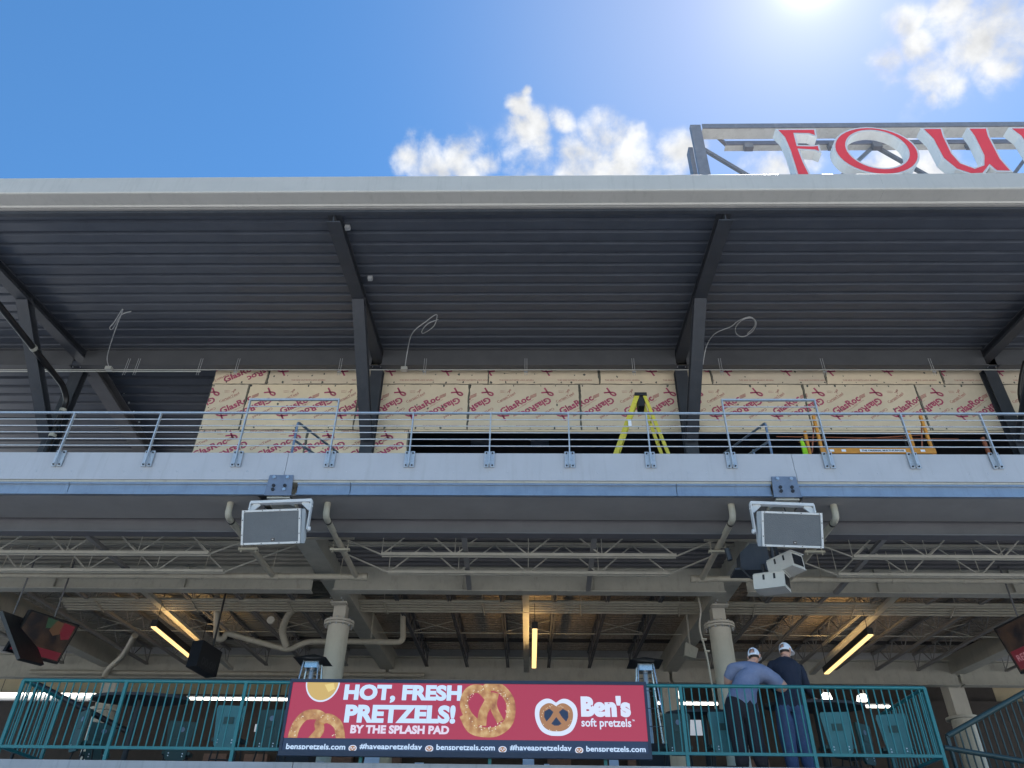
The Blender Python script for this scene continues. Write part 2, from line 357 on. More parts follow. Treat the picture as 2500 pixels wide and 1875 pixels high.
# ---- roof
S1, S2, YF, YR, ZF = .117, -.10, 12.2, 19.0, 15.35
def deckz(Y): return ZF + S1 * (Y - YF) if Y <= YR else ZF + S1 * (YR - YF) + S2 * (Y - YR)
def deck_profile(y0, y1, pitch=.425, dep=.075):
    pr = []; y = y0
    while y < y1:
        for dy, dz in ((0, 0), (.285, 0), (.315, dep), (.395, dep)):
            if y + dy <= y1: pr.append((y + dy, deckz(y + dy) + dz))
        y += pitch
    return pr
def sheet(pr, x0, x1):
    mb = MB(); vv = []; ff = []
    for (y, z) in pr: vv += [(x0, y, z), (x1, y, z)]
    for i in range(len(pr) - 1): ff.append((2*i, 2*i+1, 2*i+3, 2*i+2))
    return mb.mesh(vv, ff)
for a, b in zip([XL] + FR, FR + [XR]):
    nsh = max(2, round((b - a) / 3.05))
    for k in range(nsh):
        l0 = a + (b - a) * k / nsh; l1 = a + (b - a) * (k + 1) / nsh; dz_ = .005 * (k % 2)
        for y0, y1 in ((YF, YR), (YR + .06, 30)):
            sheet([(y, z + dz_) for y, z in deck_profile(y0, y1)], l0 - (.04 if k else -.004), l1 - .004).build('roof_deck', 'deck_dark', gs)
mb = MB()
for (y0, y1) in ((11.95, YR), (YR, 30.2)):
    z0, z1 = deckz(max(y0, YF)) + .1, deckz(y1) + .1
    mb.mesh([(XL,y0,z0),(XR,y0,z0),(XR,y1,z1),(XL,y1,z1),(XL,y0,z0+.22),(XR,y0,z0+.22),(XR,y1,z1+.22),(XL,y1,z1+.22)], [(3,2,1,0),(4,5,6,7),(0,1,5,4),(1,2,6,5),(2,3,7,6),(3,0,4,7)])
mb.build('roof_slab', 'frame_dark', gs)
# gutter fascia: upright face, rounded nose and returning underside
zt, zb = 15.92, 15.41
prof = [(12.0, zt + .02), (11.72, zt + .03), (11.70, zt), (11.70, zb + .06)] + [(11.74 - .04 * math.cos(a), zb + .04 - .04 * math.sin(a)) for a in (0, .5, 1.0, 1.57)] + [(12.08, zb), (12.11, zb - .025), (12.13, zb - .025), (12.13, zb + .05)]
segs = [XL, -14.6, -1.55, 8.05, XR]
for a, b in zip(segs, segs[1:]): sheet(prof, a + .0012, b - .0012).build('gutter', 'gutter', gs)
bx('drip_strip', 'soffit', gs, XL, XR, 12.14, 12.19, 15.345, 15.40)
bx('edge_angle', 'frame_dark', gs, XL, XR, 12.195, 12.30, 15.27, 15.36)
# ---- roof beams, columns, braces, girders
for X in FR:
    mb = ibeam(MB(), (X, 12.35, deckz(12.35) - .26), (X, 18.7, deckz(18.7) - .34), .33, .255); mb.build('roof_beam', 'frame_dark', gs)
    ibeam(MB(), (X, 19.0, deckz(19.0) - .40), (X, 29.5, deckz(29.5) - .40), .46, .39).build('rear_roof_beam', 'edge_dark', gs)
    mb = ibeam(MB(), (X, 18.56, 8.6), (X, 18.56, 15.46), .36, .27, up=(0, 1, 0)); c = mb.build('roof_column', 'frame_dark', gs)
    mb = MB(); mb.box(X - .17, X + .17, 18.42, 18.98, 15.46, 15.49)
    mb.build('cap_plate', 'frame_dark', c)
    for sx in (-.12, .12): MB().disc((X + sx, 18.46, 15.435), (0, 0, 1), .02, .03, 6).build('cap_bolt', 'bolt', c)
    ibeam(MB(), (X, 15.35, deckz(15.35) - .32), (X, 18.42, 12.85), .32, .26, up=(0, 1, 0)).build('knee_brace', 'frame_dark', gs)
for a, b in zip([XL] + FR, FR + [XR]):
    mb = MB(); mb.box(a + .16, b - .16, 18.40, 18.43, 15.44, 16.05); mb.box(a + .16, b - .16, 18.30, 18.53, 15.41, 15.44); mb.box(a + .16, b - .16, 18.30, 18.53, 16.03, 16.06)
    mb.build('roof_girder', 'girder_dark', gs)
# small white fixing clips on the rear beam at the left bay and boxes beside the roof beam
def on_x(x, y, X):
    d = ray(x, y); return CAM + d * (X / d.x)
mb0 = [on_x(*p, -13.42) for p in ((278, 912), (290, 935), (303, 957), (315, 981), (327, 1003), (340, 1028))]
for p in mb0: bx('fixing_clip', 'white_paint', gs, p.x - .025, p.x + .025, p.y, p.y + .03, p.z - .05, p.z + .05)
for p, Y in (((855, 524), 12.75), ((904, 679), 14.75)):
    q = at(*p, Y); q.z = deckz(Y) - .02; bx('junction_box', 'cable', gs, q.x - .06, q.x + .06, Y - .05, Y + .05, q.z - .10, q.z)
# ---- rear upper wall with printed sheathing boards
WY = 18.85
wall = MB(); wall.box(-9.62, 24, WY + .03, WY + .2, 13.5, 15.86); wall.box(-9.62, -3.45, WY + .03, WY + .2, 8.6, 13.499)
wall = wall.build('sheathing_wall', 'sealant', gs)
OPZ = 13.46
def ribbon(mb, c, s, rot):        # small looped awareness-ribbon mark, loop towards local +y
    pts = [(-.42, -.75), (-.12, -.2), (.2, .3), (.16, .72), (-.02, .85), (-.2, .70), (-.2, .3), (.12, -.2), (.5, -.68)]
    cr_, sr_ = math.cos(rot), math.sin(rot)
    P = spline([((p[0] * cr_ - p[1] * sr_) * s, (p[0] * sr_ + p[1] * cr_) * s, 0) for p in pts], 3)
    for i in range(len(P) - 1):
        t = (P[i+1] - P[i]).normalized(); nn = Vector((-t.y, t.x, 0)) * s * .12
        mb._add([(c[0] + q.x, c[1] + q.y, .0) for q in (P[i] - nn, P[i+1] - nn, P[i+1] + nn, P[i] + nn)], [(0, 1, 2, 3)])
_cache = {}
def word(mb, body, width, cx, cy, ang, bold=.0, flip=False):
    if (body, bold) not in _cache:
        bm = text_bm(body, 1, bold=bold, res=2); bm.verts.index_update(); xs = [v.co.x for v in bm.verts]
        _cache[(body, bold)] = ([(v.co.x, v.co.y) for v in bm.verts], [tuple(v.index for v in f.verts) for f in bm.faces], max(xs) - min(xs)); bm.free()
    vv, ff, w = _cache[(body, bold)]; s = width / w; a = ang + (math.pi if flip else 0); ca, sa = math.cos(a) * s, math.sin(a) * s
    mb._add([(cx + x * ca - y * sa, cy + x * sa + y * ca, 0) for x, y in vv], ff)
def board(x0, x1, z0, z1, style, phase):
    rnd = random.Random(int(x0 * 100 + z0 * 7)); A = R(32)
    pm = MB(); P = 1.76; k0 = math.floor((x0 - phase) / P) - 1
    for k in range(k0, k0 + int((x1 - x0) / P) + 4):
        u = phase + k * P + rnd.uniform(-.05, .05); A = R(32) + rnd.uniform(-.03, .03)
        RD, RU = R(-122), R(58)
        def flag(fx, fz): 
            for q in range(3):
                b0 = fz + q * .042; pm._add([(fx, b0, 0), (fx + .19, b0 + .10, 0), (fx + .19, b0 + .132, 0), (fx, b0 + .032, 0)], [(0, 1, 2, 3)])
        def rule(x_, z_, w_, a_): pm._add([(x_, z_, 0), (x_ + w_ * math.cos(a_), z_ + w_ * math.sin(a_), 0), (x_ + w_ * math.cos(a_), z_ + w_ * math.sin(a_) + .012, 0), (x_, z_ + .012, 0)], [(0, 1, 2, 3)])
        if style == 'main':
            pm.cur = 0; word(pm, 'GlasRoc', 1.0, u, 14.34, A, .034); word(pm, 'GlasRoc', 1.0, u + .62, 14.28, A, .034, True)
            ribbon(pm, (u + .96, 14.79), .22, RD); ribbon(pm, (u - .36, 13.95), .22, RU)
            pm.cur = 1; word(pm, 'CertainTeed', .62, u - .27, 14.60, A, .022); word(pm, 'CertainTeed', .62, u + .88, 14.05, A, .022, True)
            word(pm, 'THIS SIDE OUT/ESTE LADO AFUERA', 1.05, u + .55, 13.60, 0, .03); rule(u - .02, 14.13, .42, A); rule(u + .2, 14.30, .42, A); rule(u - .45, 14.42, .5, A)
            word(pm, 'SUPPORT &', .17, u - .38, 14.84, 0, .03); word(pm, 'RESEARCH', .15, u - .38, 14.79, 0, .03); ribbon(pm, (u - .18, 14.83), .09, R(-30)); flag(u + .44, 14.55); flag(u - .05, 13.92)
        elif style == 'top':
            pm.cur = 0; ribbon(pm, (u + .1, 15.57), .22, RU)
            pm.cur = 1; word(pm, 'THIS SIDE OUT/ESTE LADO AFUERA', 1.05, u + .95, 15.24, 0, .03)
        elif style == 'topword':
            pm.cur = 0; word(pm, 'GlasRoc', 1.0, u, 15.48, A, .034); word(pm, 'GlasRoc', 1.0, u - 1.0, 15.55, A, .034, True)
            pm.cur = 1; word(pm, 'CertainTeed', .62, u - .6, 15.28, A, .022, True)
        else:
            pm.cur = 0; word(pm, 'GlasRoc', 1.0, u, 12.83, A, .034); word(pm, 'GlasRoc', 1.0, u + .62, 12.76, A, .034, True); ribbon(pm, (u + .55, 13.26), .22, RD)
            pm.cur = 1; word(pm, 'CertainTeed', .62, u - .4, 12.95, A, .022); word(pm, 'SUPPORT &', .17, u + .2, 13.30, 0, .03); word(pm, 'THIS SIDE OUT/ESTE LADO AFUERA', 1.0, u - .3, 13.42, 0, .03, True); flag(u + .44, 13.04)
    pm.cur = 2                                       # joint compound: ragged bead along the edges, dabs over the screws
    def dab(x, z, r):
        n = 6; pm._add([(x + r * rnd.uniform(.4, 1.2) * math.cos(i * 2 * math.pi / n), z + r * rnd.uniform(.5, 1.5) * math.sin(i * 2 * math.pi / n), .0006) for i in range(n)], [tuple(range(n))])
    def bead(p0, p1, inward, wmin, wmax):
        p0 = Vector(p0); p1 = Vector(p1); k = max(3, int((p1 - p0).length / .06)); pts = [p0.lerp(p1, i / k) for i in range(k + 1)]; iw = Vector(inward); w = wmin
        off = []
        for i in range(k + 1): w = min(wmax, max(wmin, w + rnd.uniform(-.5, .5) * (wmax - wmin) + (wmax * .6 if rnd.random() < .08 else 0))); off.append(w)
        vv = [(q.x, q.y, .0006) for q in pts] + [(q.x + iw.x * o, q.y + iw.y * o, .0006) for q, o in zip(pts, off)]
        pm._add(vv, [(i, i + 1, k + 2 + i, k + 1 + i) for i in range(k)])
    bead((x0, z0), (x0, z1), (1, 0), .016, .045); bead((x1, z0), (x1, z1), (-1, 0), .014, .038); bead((x0, z0), (x1, z0), (0, 1), .011, .024); bead((x0, z1), (x1, z1), (0, -1), .011, .024)
    x = x0 + .1
    while x < x1:
        for zz in (z1 - .06, (z0 + z1) / 2 + rnd.uniform(-.1, .1), z0 + .07):
            if rnd.random() < .6: dab(x + rnd.uniform(-.1, .1), zz, rnd.uniform(.015, .045))
        x += .41
    bm = bmesh.new(); V = [bm.verts.new((v.x, v.y, v.z)) for v in pm.v]
    for f, mi in zip(pm.f, pm.m):
        try: fc = bm.faces.new([V[i] for i in f]); fc.material_index = mi + 1
        except ValueError: pass
    for co, no in (((x0 + .015, 0, 0), (-1, 0, 0)), ((x1 - .015, 0, 0), (1, 0, 0)), ((0, z0 + .01, 0), (0, -1, 0)), ((0, z1 - .01, 0), (0, 1, 0))):
        bmesh.ops.bisect_plane(bm, geom=bm.verts[:] + bm.edges[:] + bm.faces[:], plane_co=co, plane_no=no, clear_outer=True)
    out = MB(); out.box(x0 + .013, x1 - .013, WY, WY + .02, z0 + .011, z1 - .011)
    bm.verts.index_update(); base = len(out.v)
    out.v += [Vector((v.co.x, WY - .003 - v.co.z, v.co.y)) for v in bm.verts]
    for f in bm.faces: out.f.append(tuple(v.index + base for v in f.verts)); out.m.append(f.material_index); out.smooth.append(False)
    bm.free()
    return out.build('board', ['board', 'print_red', 'print_pale', 'sealant'], wall)
r1 = [-9.62, -7.96, -4.6, -1.22, 2.14, 5.52, 8.93, 12.4, 15.8, 19.2]
ph1 = [-8.9, -7.6, -4.35, -1.3, 1.85, 5.9, 8.95, 12.3, 15.6]
for i, (a, b) in enumerate(zip(r1, r1[1:])): board(a, b, 15.09, 15.84, 'topword' if i == 0 else 'top', ph1[i])
r2 = [-9.62, -8.45, -5.1, -1.77, 1.53, 4.9, 8.17, 11.5, 14.9, 18.3]
ph2 = [-10.45, -6.95, -3.05, -.42, 3.2, 5.85, 9.35, 12.9, 15.2]
for i, (a, b) in enumerate(zip(r2, r2[1:])): board(a, b, OPZ, 15.09, 'main', ph2[i])
for (a, b, p) in ((-9.62, -6.4, -9.1), (-6.4, -3.45, -4.6)): board(a, b, 12.2, OPZ, 'low', p)
bx('opening_trim', 'board', gs, -3.45, 19, WY - .01, WY + .05, OPZ - .05, OPZ - .002)
# dark room behind the opening
mb = MB(); mb.box(-9.4, 20, 24, 24.1, 9, 15.8); mb.box(-9.5, -9.4, 19.1, 24.1, 9, 15.8); mb.box(20, 20.1, 19.1, 24.1, 9, 15.8); mb.box(-9.4, 20, 19.1, 24, 15.1, 15.2)
mb.build('room_shell', 'interior', gs)
# ---- upper floor: tiers, landing
bx('upper_floor', 'soffit', gs, XL, XR, 12.3, 16.55, 8.38, 8.6)
bx('rear_floor', 'concrete', gs, XL, XR, 16.56, 27.5, 9.30, 9.9)
for i in range(3): bx('seating_tier', 'concrete', gs, XL, XR, 13.6 + i * .95, 16.55, 8.604 + i * .43, 8.6 + (i + 1) * .43)
# ---- upper fascia and channel, in bay lengths
fs = [XL, -13.5, -4.36, 4.72, 13.9, XR]
for a, b in zip(fs, fs[1:]):
    p = bx('fascia_panel', 'fascia', gs, a + .004, b - .004, 12.05, 12.28, 8.31, 8.685)
    bx('lower_fascia_panel', 'fascia', gs, a + .004, b - .004, 12.035, 12.28, 8.125, 8.308)
    mb = MB(); x = a + .15
    while x < b: mb.disc((x, 12.035, 8.285), (0, -1, 0), .008, .006, 6); x += .32
    mb.build('rivets', 'bolt', p)['kind'] = 'stuff'
    bx('drip_edge', 'tan_steel', gs, a + .004, b - .004, 12.06, 12.3, 8.085, 8.122)
cs = [XL, -14.2, -8.2, -4.62, -4.1, -3.15, 2.6, 4.25, 4.72, 10.4, XR]
for a, b in zip(cs, cs[1:]):
    if (a, b) in ((-4.62, -4.1), (4.25, 4.72)): continue
    mb = MB(); mb.box(a + .006, b - .006, 12.10, 12.13, 7.85, 8.082); mb.box(a + .006, b - .006, 12.06, 12.10, 8.05, 8.082); mb.box(a + .006, b - .006, 12.06, 12.10, 7.845, 7.875)
    mb.build('edge_channel', 'channel', gs)
for X0, X1 in ((-4.63, -4.15), (4.24, 4.72)):
    p = MB().mesh([(X0 + .03, 12.0, 8.2), (X1 - .03, 12.0, 8.2), (X1, 12.0, 7.80), (X0, 12.0, 7.80), (X0 + .03, 12.03, 8.2), (X1 - .03, 12.03, 8.2), (X1, 12.03, 7.80), (X0, 12.03, 7.80)],
                  [(0,1,2,3),(7,6,5,4),(0,4,5,1),(1,5,6,2),(2,6,7,3),(3,7,4,0)]).build('end_plate', 'plate_blue', gs)
    xc = (X0 + X1) / 2
    for i, (dx, z, mm) in enumerate(((-.12, 8.15, 'bolt'), (.12, 8.15, 'bolt'), (-.1, 7.985, 'bolt_dark'), (.1, 7.985, 'bolt_dark'), (-.1, 7.91, 'bolt_dark'), (.1, 7.91, 'bolt' if xc < 0 else 'bolt_dark'))):
        MB().disc((xc + dx, 12.0, z), (0, -1, 0), .03, .025, 8).build('bolt', mm, p)
for a, b in zip([XL] + FR, FR + [XR]):
    bx('edge_soffit', 'soffit', gs, a + .22, b - .22, 12.14, 13.06, 7.86, 7.90)
    mb = ibeam(MB(), (a + .22, 13.2, 7.60), (b - .22, 13.2, 7.60), .22, .36); mb.build('edge_beam', 'edge_dark', gs)
# ---- lower deck framing
def hb(Y): return 7.75 + .055 * (Y - 12.05)
for X in FR:
    xo = .19 if X < 0 and X > -5 else (-.09 if 0 < X < 5 else 0)
    fb = MB(); fb.bar((X + xo, 12.33, hb(12.33) + .27), (X, 26, hb(26) + .32), .44, .54); fb.box(X + xo - .2, X + xo + .2, 12.04, 12.33, hb(12.05) + .012, hb(12.05) + .04); fb.build('floor_beam', 'tan_steel', gs)
    c = MB(); c.tube([(X, 18.43, 3.55), (X, 18.43, 7.66)], .255, 28); c = c.build('column', 'column_tan', gs)
    mb = MB(); mb.tube([(X, 18.43, 7.66), (X, 18.43, 7.71)], .36, 28); mb.tube([(X, 18.43, 7.60), (X, 18.43, 7.64)], .36, 28)
    mb.build('flange', 'column_tan', c)
    for i in range(12):
        a = i * math.pi / 6; MB().disc((X + .315 * math.cos(a), 18.43 + .315 * math.sin(a), 7.56), (0, 0, 1), .022, .19, 6).build('flange_bolt', 'bolt', c)
    mb = MB(); mb.box(X - .15, X + .15, 18.28, 18.58, 7.711, hb(18.4) - .002); mb.build('neck', 'column_tan', c)
    bx('cap_plate', 'column_tan', c, X - .2, X + .2, 18.02, 18.22, hb(18.1) - .04, hb(18.1) - .004)
    for sx in (-.13, .13):
        for j in range(3): MB().disc((X + sx, 18.06 + j * .17 - .3, hb(18.0) - .03), (0, 0, 1), .02, .03, 6).build('cap_bolt', 'bolt', c)
    c = MB().tube([(X, 26.2, 3.55), (X, 26.2, 7.3)], .33, 24).build('column', 'column_tan', gs)
    MB().tube([(X, 26.2, 7.3), (X, 26.2, 7.38)], .46, 24).build('flange', 'column_tan', c)
    bx('stub_post', 'column_tan', c, X - .25, X + .25, 25.95, 26.45, 7.38, 8.6)
mb = MB()
def joist(p0, p1, depth, n, name='joist', inset=(0, 0), m='tan_steel', dbl=.09):
    p0 = Vector(p0); p1 = Vector(p1); d = (p1 - p0); L = d.length; t = d.normalized(); side = t.cross(Vector((0, 0, 1))).normalized(); up = Vector((0, 0, depth)); mb = MB()
    b0 = p0 + t * inset[0]; b1 = p1 - t * inset[1]
    for s in (-1, 1):
        mb.bar(b0 + side * s * dbl / 2, b1 + side * s * dbl / 2, .035, .06); mb.bar(p0 + up + side * s * dbl / 2, p1 + up + side * s * dbl / 2, .035, .06)
    bl = (b1 - b0).length; step = bl / n
    for i in range(n + 1):
        q = b0 + t * (i * step)
        if i > 0: mb.tube([q, q - t * step * .5 + up], .016, 5)
        else: mb.tube([q, p0 + up], .018, 5)
        if i < n: mb.tube([q, q + t * step * .5 + up], .016, 5); mb.tube([q + t * step * .5 * 0 , q + up], .010, 5)
        else: mb.tube([q, p1 + up], .018, 5)
    return mb.build(name, m, gs)
for a, b in zip([XL] + FR, FR + [XR]):
    xm0, xm1 = (a + .25, b - .25)
    ins = (1.45, 1.45) if a > XL and b < XR else (.3, .3)
    n = 4 if a > XL and b < XR else 5
    joist((xm0, 14.15, 7.62), (xm1, 14.15, 7.62), .62, n, inset=ins)
    joist((xm0, 15.06, 7.62), (xm1, 15.06, 7.62), .62, n, inset=ins)
    mb = ibeam(MB(), (xm0, 16.5, 7.74), (xm1, 16.5, 7.74), .26, .60); mb.build('cross_beam', 'tan_steel', gs)
    for u in (.33, .67):
        x = xm0 + (xm1 - xm0) * u; bx('stiffener', 'tan_steel', gs, x - .012, x + .012, 16.40, 16.49, 7.775, 8.3)
    L = b - a
    for i in range(1 if L > 9.2 else 1, 7):
        x = a + L * (i - .5 + .5) / 7
        if abs(x) > 15.5: continue
        joist((x, 16.75, 8.28), (x, 25.45, 8.62), .48, 8, name='rear_joist', m='edge_dark' if abs(x) < 4.6 else 'soffit', dbl=.06)
    for Y in (21.85,):
        MB().tube([(xm0, Y, 8.55), (xm1, Y, 8.55)], .018, 6).build('bridging_rod', 'tan_steel', gs)
        for k in (2, 4, 6):
            x0 = a + L * (k - .98) / 7; x1 = a + L * (k - .02) / 7
            if abs(x0) > 15: continue
            MB().tube([(x0, Y, 8.6), (x1, Y, 8.93)], .014, 5).build('bridging_brace', 'tan_steel', gs); MB().tube([(x0, Y + .05, 8.93), (x1, Y + .05, 8.6)], .014, 5).build('bridging_brace', 'tan_steel', gs)
    # underside of the rear floor: ribbed metal in the outer bays, sprayed fireproofing over the middle one
    pr = []; y = 16.75
    while y < 25.4:
        for dy, dz in ((0, 0), (.10, 0), (.125, .05), (.20, .05)): pr.append((y + dy, 8.80 + .039 * (y + dy - 16.75) + dz))
        y += .225
    sheet(pr, a + .01, b - .01).build('floor_deck', 'fireproof' if a > -5 else 'ribs_tan', gs)
    ibeam(MB(), (a + .05, 25.6, 8.18), (b - .05, 25.6, 8.18), .3, .75).build('rear_girder', 'tan_steel', gs)
for xc, xo in ((-9.3, 0), (-.06, 0), (8.72, 0)):
    bx('ceiling_channel', 'tan_steel', gs, xc - .08, xc + .08, 17.0, 24.6, 8.22, 8.30)
# front underside between soffit and cross beam
pr = []; y = 13.35
while y < 16.4:
    for dy, dz in ((0, 0), (.10, 0), (.125, .05), (.20, .05)): pr.append((y + dy, 8.29 + dz))
    y += .225
for a, b in zip([XL] + FR, FR + [XR]): sheet(pr, a + .01, b - .01).build('floor_deck', 'edge_dark' if a > -5 else 'ribs_tan', gs)
bx('step_face', 'soffit', gs, XL, XR, 16.56, 16.6, 8.6, 9.3)
for p0, y0, p1, y1 in (((192, 1288), 13.5, (325, 1402), 16.1), ((2174, 1297), 13.5, (2040, 1448), 16.3), ((1132, 1300), 13.45, (1146, 1437), 16.35), ((1452, 1300), 13.45, (1436, 1440), 16.35)):
    MB().bar(at(*p0, y0), at(*p1, y1), .10, .07).build('framing_strut', 'soffit', gs)
# ---- lower deck slab, ledge and wall below
lx = [XL, -12.5, -3.35, 3.02, 9.2, XR]
for a, b in zip(lx, lx[1:]): bx('ledge_panel', 'concrete', gs, a + .006, b - .006, 12.0, 12.2, 2.7, 3.56)
bx('lower_floor', 'concrete', gs, XL, XR, 12.205, 36, 3.25, 3.552)
bx('base_wall', 'concrete', gs, XL, XR, 12.4, 12.7, 0, 3.24)
# ---- concourse behind
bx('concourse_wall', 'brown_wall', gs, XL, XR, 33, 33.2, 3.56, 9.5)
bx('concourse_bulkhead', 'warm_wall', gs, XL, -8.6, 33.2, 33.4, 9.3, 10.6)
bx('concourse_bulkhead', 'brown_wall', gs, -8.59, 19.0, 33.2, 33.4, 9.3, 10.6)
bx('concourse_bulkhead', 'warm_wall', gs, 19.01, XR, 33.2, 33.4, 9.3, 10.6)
bx('concourse_ceiling', 'interior', gs, XL, XR, 26.4, 34, 10.4, 10.5)
joist((XL, 30.5, 9.45), (-8, 30.5, 9.45), .7, 14, name='concourse_truss', m='tan_steel')
joist((16.5, 30.5, 9.45), (XR, 30.5, 9.45), .7, 6, name='concourse_truss', m='tan_steel')
for i, x in enumerate((-12.2, -10.6, -7.3, -5.4, 1.2, 4.3, 8.8)):
    bx('brick_pier', 'brick', gs, x - .45, x + .45, 32.6, 33.0, 3.56, 7.2)

# ================================================================== upper guardrail
GY = 11.955
gr = thing('guardrail', 'galvanised steel guardrail of thin horizontal rods bolted to the upper fascia', 'guardrail', (0, GY, 8.4))
px = [-11.7, -10.15, -8.53, -6.89, -5.27, -3.58, -2.14, -.70, .74, 2.18, 3.62, 5.34, 6.84, 8.28, 9.8, 11.3]
zr = [9.49 - .142 * i for i in range(6)]
for i, z in enumerate(zr):
    if i == 0: MB().box(XL * .55, 13, GY - .022, GY + .022, z - .016, z + .016).build('top_rail', 'galv', gr)
    else: MB().tube([(XL * .55, GY, z), (13, GY, z)], .0115, 6).build('rail', 'galv', gr)
for x in px:
    tall = any(abs(x - t) < .05 for t in (-5.27, -3.58, 3.62, 5.34))
    MB().box(x - .011, x + .011, GY - .028, GY + .028, 8.40, 9.79 if tall else 9.473).build('post', 'galv', gr)
    b = MB()
    for s in (-1, 1): b.box(x + s * .052 - .038, x + s * .052 + .038, 12.008, 12.024, 8.375, 8.70)
    b.box(x - .016, x + .016, GY + .03, 12.022, 8.40, 8.66); b = b.build('bracket', 'galv', gr)
    for s in (-1, 1):
        for z in (8.41, 8.66): MB().disc((x + s * .055, 12.007, z), (0, -1, 0), .015, .018, 8).build('bolt', 'bolt_dark', b)
for a, b in ((-5.27, -3.58), (3.62, 5.34)):
    MB().box(a - .011, b + .011, GY - .022, GY + .022, 9.776, 9.81).build('raised_rail', 'galv', gr)
    MB().tube([(a, GY, 9.64), (b, GY, 9.64)], .0115, 6).build('raised_rail', 'galv', gr)
# stair handrails behind the raised parts
for X, nm in ((-4.56, 'left'), (4.63, 'right')):
    lab = 'round pipe stair handrail behind the raised guardrail beside the %s' % ('bare printed wall boards' if X < 0 else 'orange scaffold')
    t = thing('stair_handrail', lab, 'handrail', (X, 12.7, 8.6), 'stair handrails climbing the upper seating tiers')
    MB().tube(rounded([(X, 12.75, 8.6), (X, 12.75, 9.80), (X, 15.9, 10.95), (X, 15.9, 9.9)], .09), .026, 8).build('handrail_pipe', 'channel', t)
    MB().tube([(X, 12.75, 9.38), (X, 15.9, 10.53)], .026, 8).build('mid_pipe', 'channel', t)
    MB().tube([(X, 13.75, 9.04), (X, 13.75, 9.78)], .024, 8).build('post', 'channel', t)

# ================================================================== conduits, cables, drainpipes on the upper level
cy, cz = 18.15, at(1250, 903, 18.15).z
t = thing('conduit_run', 'thin grey electrical conduit strung along the foot of the dark roof girder', 'conduit', (0, cy, cz))
MB().tube([(XL, cy, cz), (15, cy, cz)], .014, 6).build('conduit', 'conduit', t)
MB().tube([(XL, cy - .02, cz - .075), (-9.7, cy - .02, cz - .075)], .016, 6).build('conduit', 'conduit', t)
for p in ((300, 905), (325, 905), (480, 905), (572, 905), (826, 905), (1035, 905), (1284, 905), (1549, 905), (1764, 905), (2017, 905), (2285, 905)):
    q = at(p[0], p[1], cy); mb = MB()
    for s in (-.03, .03): mb.tube([(q.x + s, cy + .1, cz - .12), (q.x + s, cy + .1, cz + .5)], .007, 5)
    mb.box(q.x - .05, q.x + .05, cy + .08, cy + .11, cz - .02, cz + .02); mb.build('hanger', 'cable', t)
loops = [('loose grey cable with a drooping loop hanging in the open end bay', [(265, 893), (262, 870), (278, 815), (300, 755), (280, 785), (268, 800), (275, 803), (295, 770), (320, 760)], (266, 900), 'cable'),
         ('loose white cable with a slim oval loop beside the braced post', [(989, 895), (996, 850), (1008, 812), (1040, 785), (1066, 768), (1060, 795), (1035, 813), (1030, 808), (1045, 790), (1070, 780)], (987, 901), 'cable'),
         ('loose grey cable coiled in a round double loop above the right printed wall', [(1716, 890), (1725, 845), (1745, 815), (1785, 797), (1800, 785), (1830, 774), (1846, 787), (1838, 808), (1815, 822), (1798, 815), (1797, 797), (1815, 780), (1838, 778), (1843, 795), (1825, 815)], None, 'cable')]
for lab, pts, boxp, mm in loops:
    base = at(*pts[0], 18.0); t = thing('loose_cable', lab, 'cable', tuple(base), 'loose cables hanging under the canopy')
    P = []
    for i, p in enumerate(pts):
        Y = 18.05
        while Y > 13 and at(*p, Y).z > deckz(Y) - .30 - .02 * (i % 3): Y -= .05      # hangs clear below the deck
        P.append(at(*p, Y))
    MB().tube(spline(P, 6), .014, 5).build('cord', mm, t)
    if boxp: q = at(*boxp, 18.05); bx('outlet_box', 'conduit', t, q.x - .09, q.x + .09, 17.98, 18.12, q.z - .05, q.z + .05)
def drain(pts, lab, collars):
    base = pts[-1]; t = thing('roof_drainpipe', lab, 'pipe', tuple(base), 'black roof drainpipes')
    MB().tube(rounded(pts, .25, 5), .085, 12).build('pipe', 'pipe_black', t)
    for c, d in collars: MB().tube([Vector(c) - Vector(d) * .05, Vector(c) + Vector(d) * .05], .098, 12).build('collar', 'tan_steel', t)
X = -13.45; a = Vector((X, 12.6, 15.02)); b = Vector((X, 18.0, 14.9)); c2 = Vector((X + .05, 18.3, 11.4)); d0 = (b - a).normalized()
pA = [Vector((X, 12.4, 14.5)), Vector((X, 17.9, 14.35)), Vector((X, 18.3, 14.1)), Vector((X, 18.3, 9.9))]
drain(pA, 'black drainpipe running under the roof beam and down the open end bay post', [((X, 14.2, 14.45), (0, 1, -.03)), ((X, 16.2, 14.4), (0, 1, -.03)), ((X, 18.3, 13.75), (0, 0, 1)), ((X, 18.3, 12.9), (0, 0, 1))])
drain([Vector((14.1, 17.6, 15.0)), Vector((14.0, 17.8, 14.7)), Vector((13.95, 18.2, 14.2)), Vector((13.95, 18.2, 9.9))], 'black drainpipe bending down beside the post past the scaffold', [((13.95, 18.2, 13.6), (0, 0, 1))])

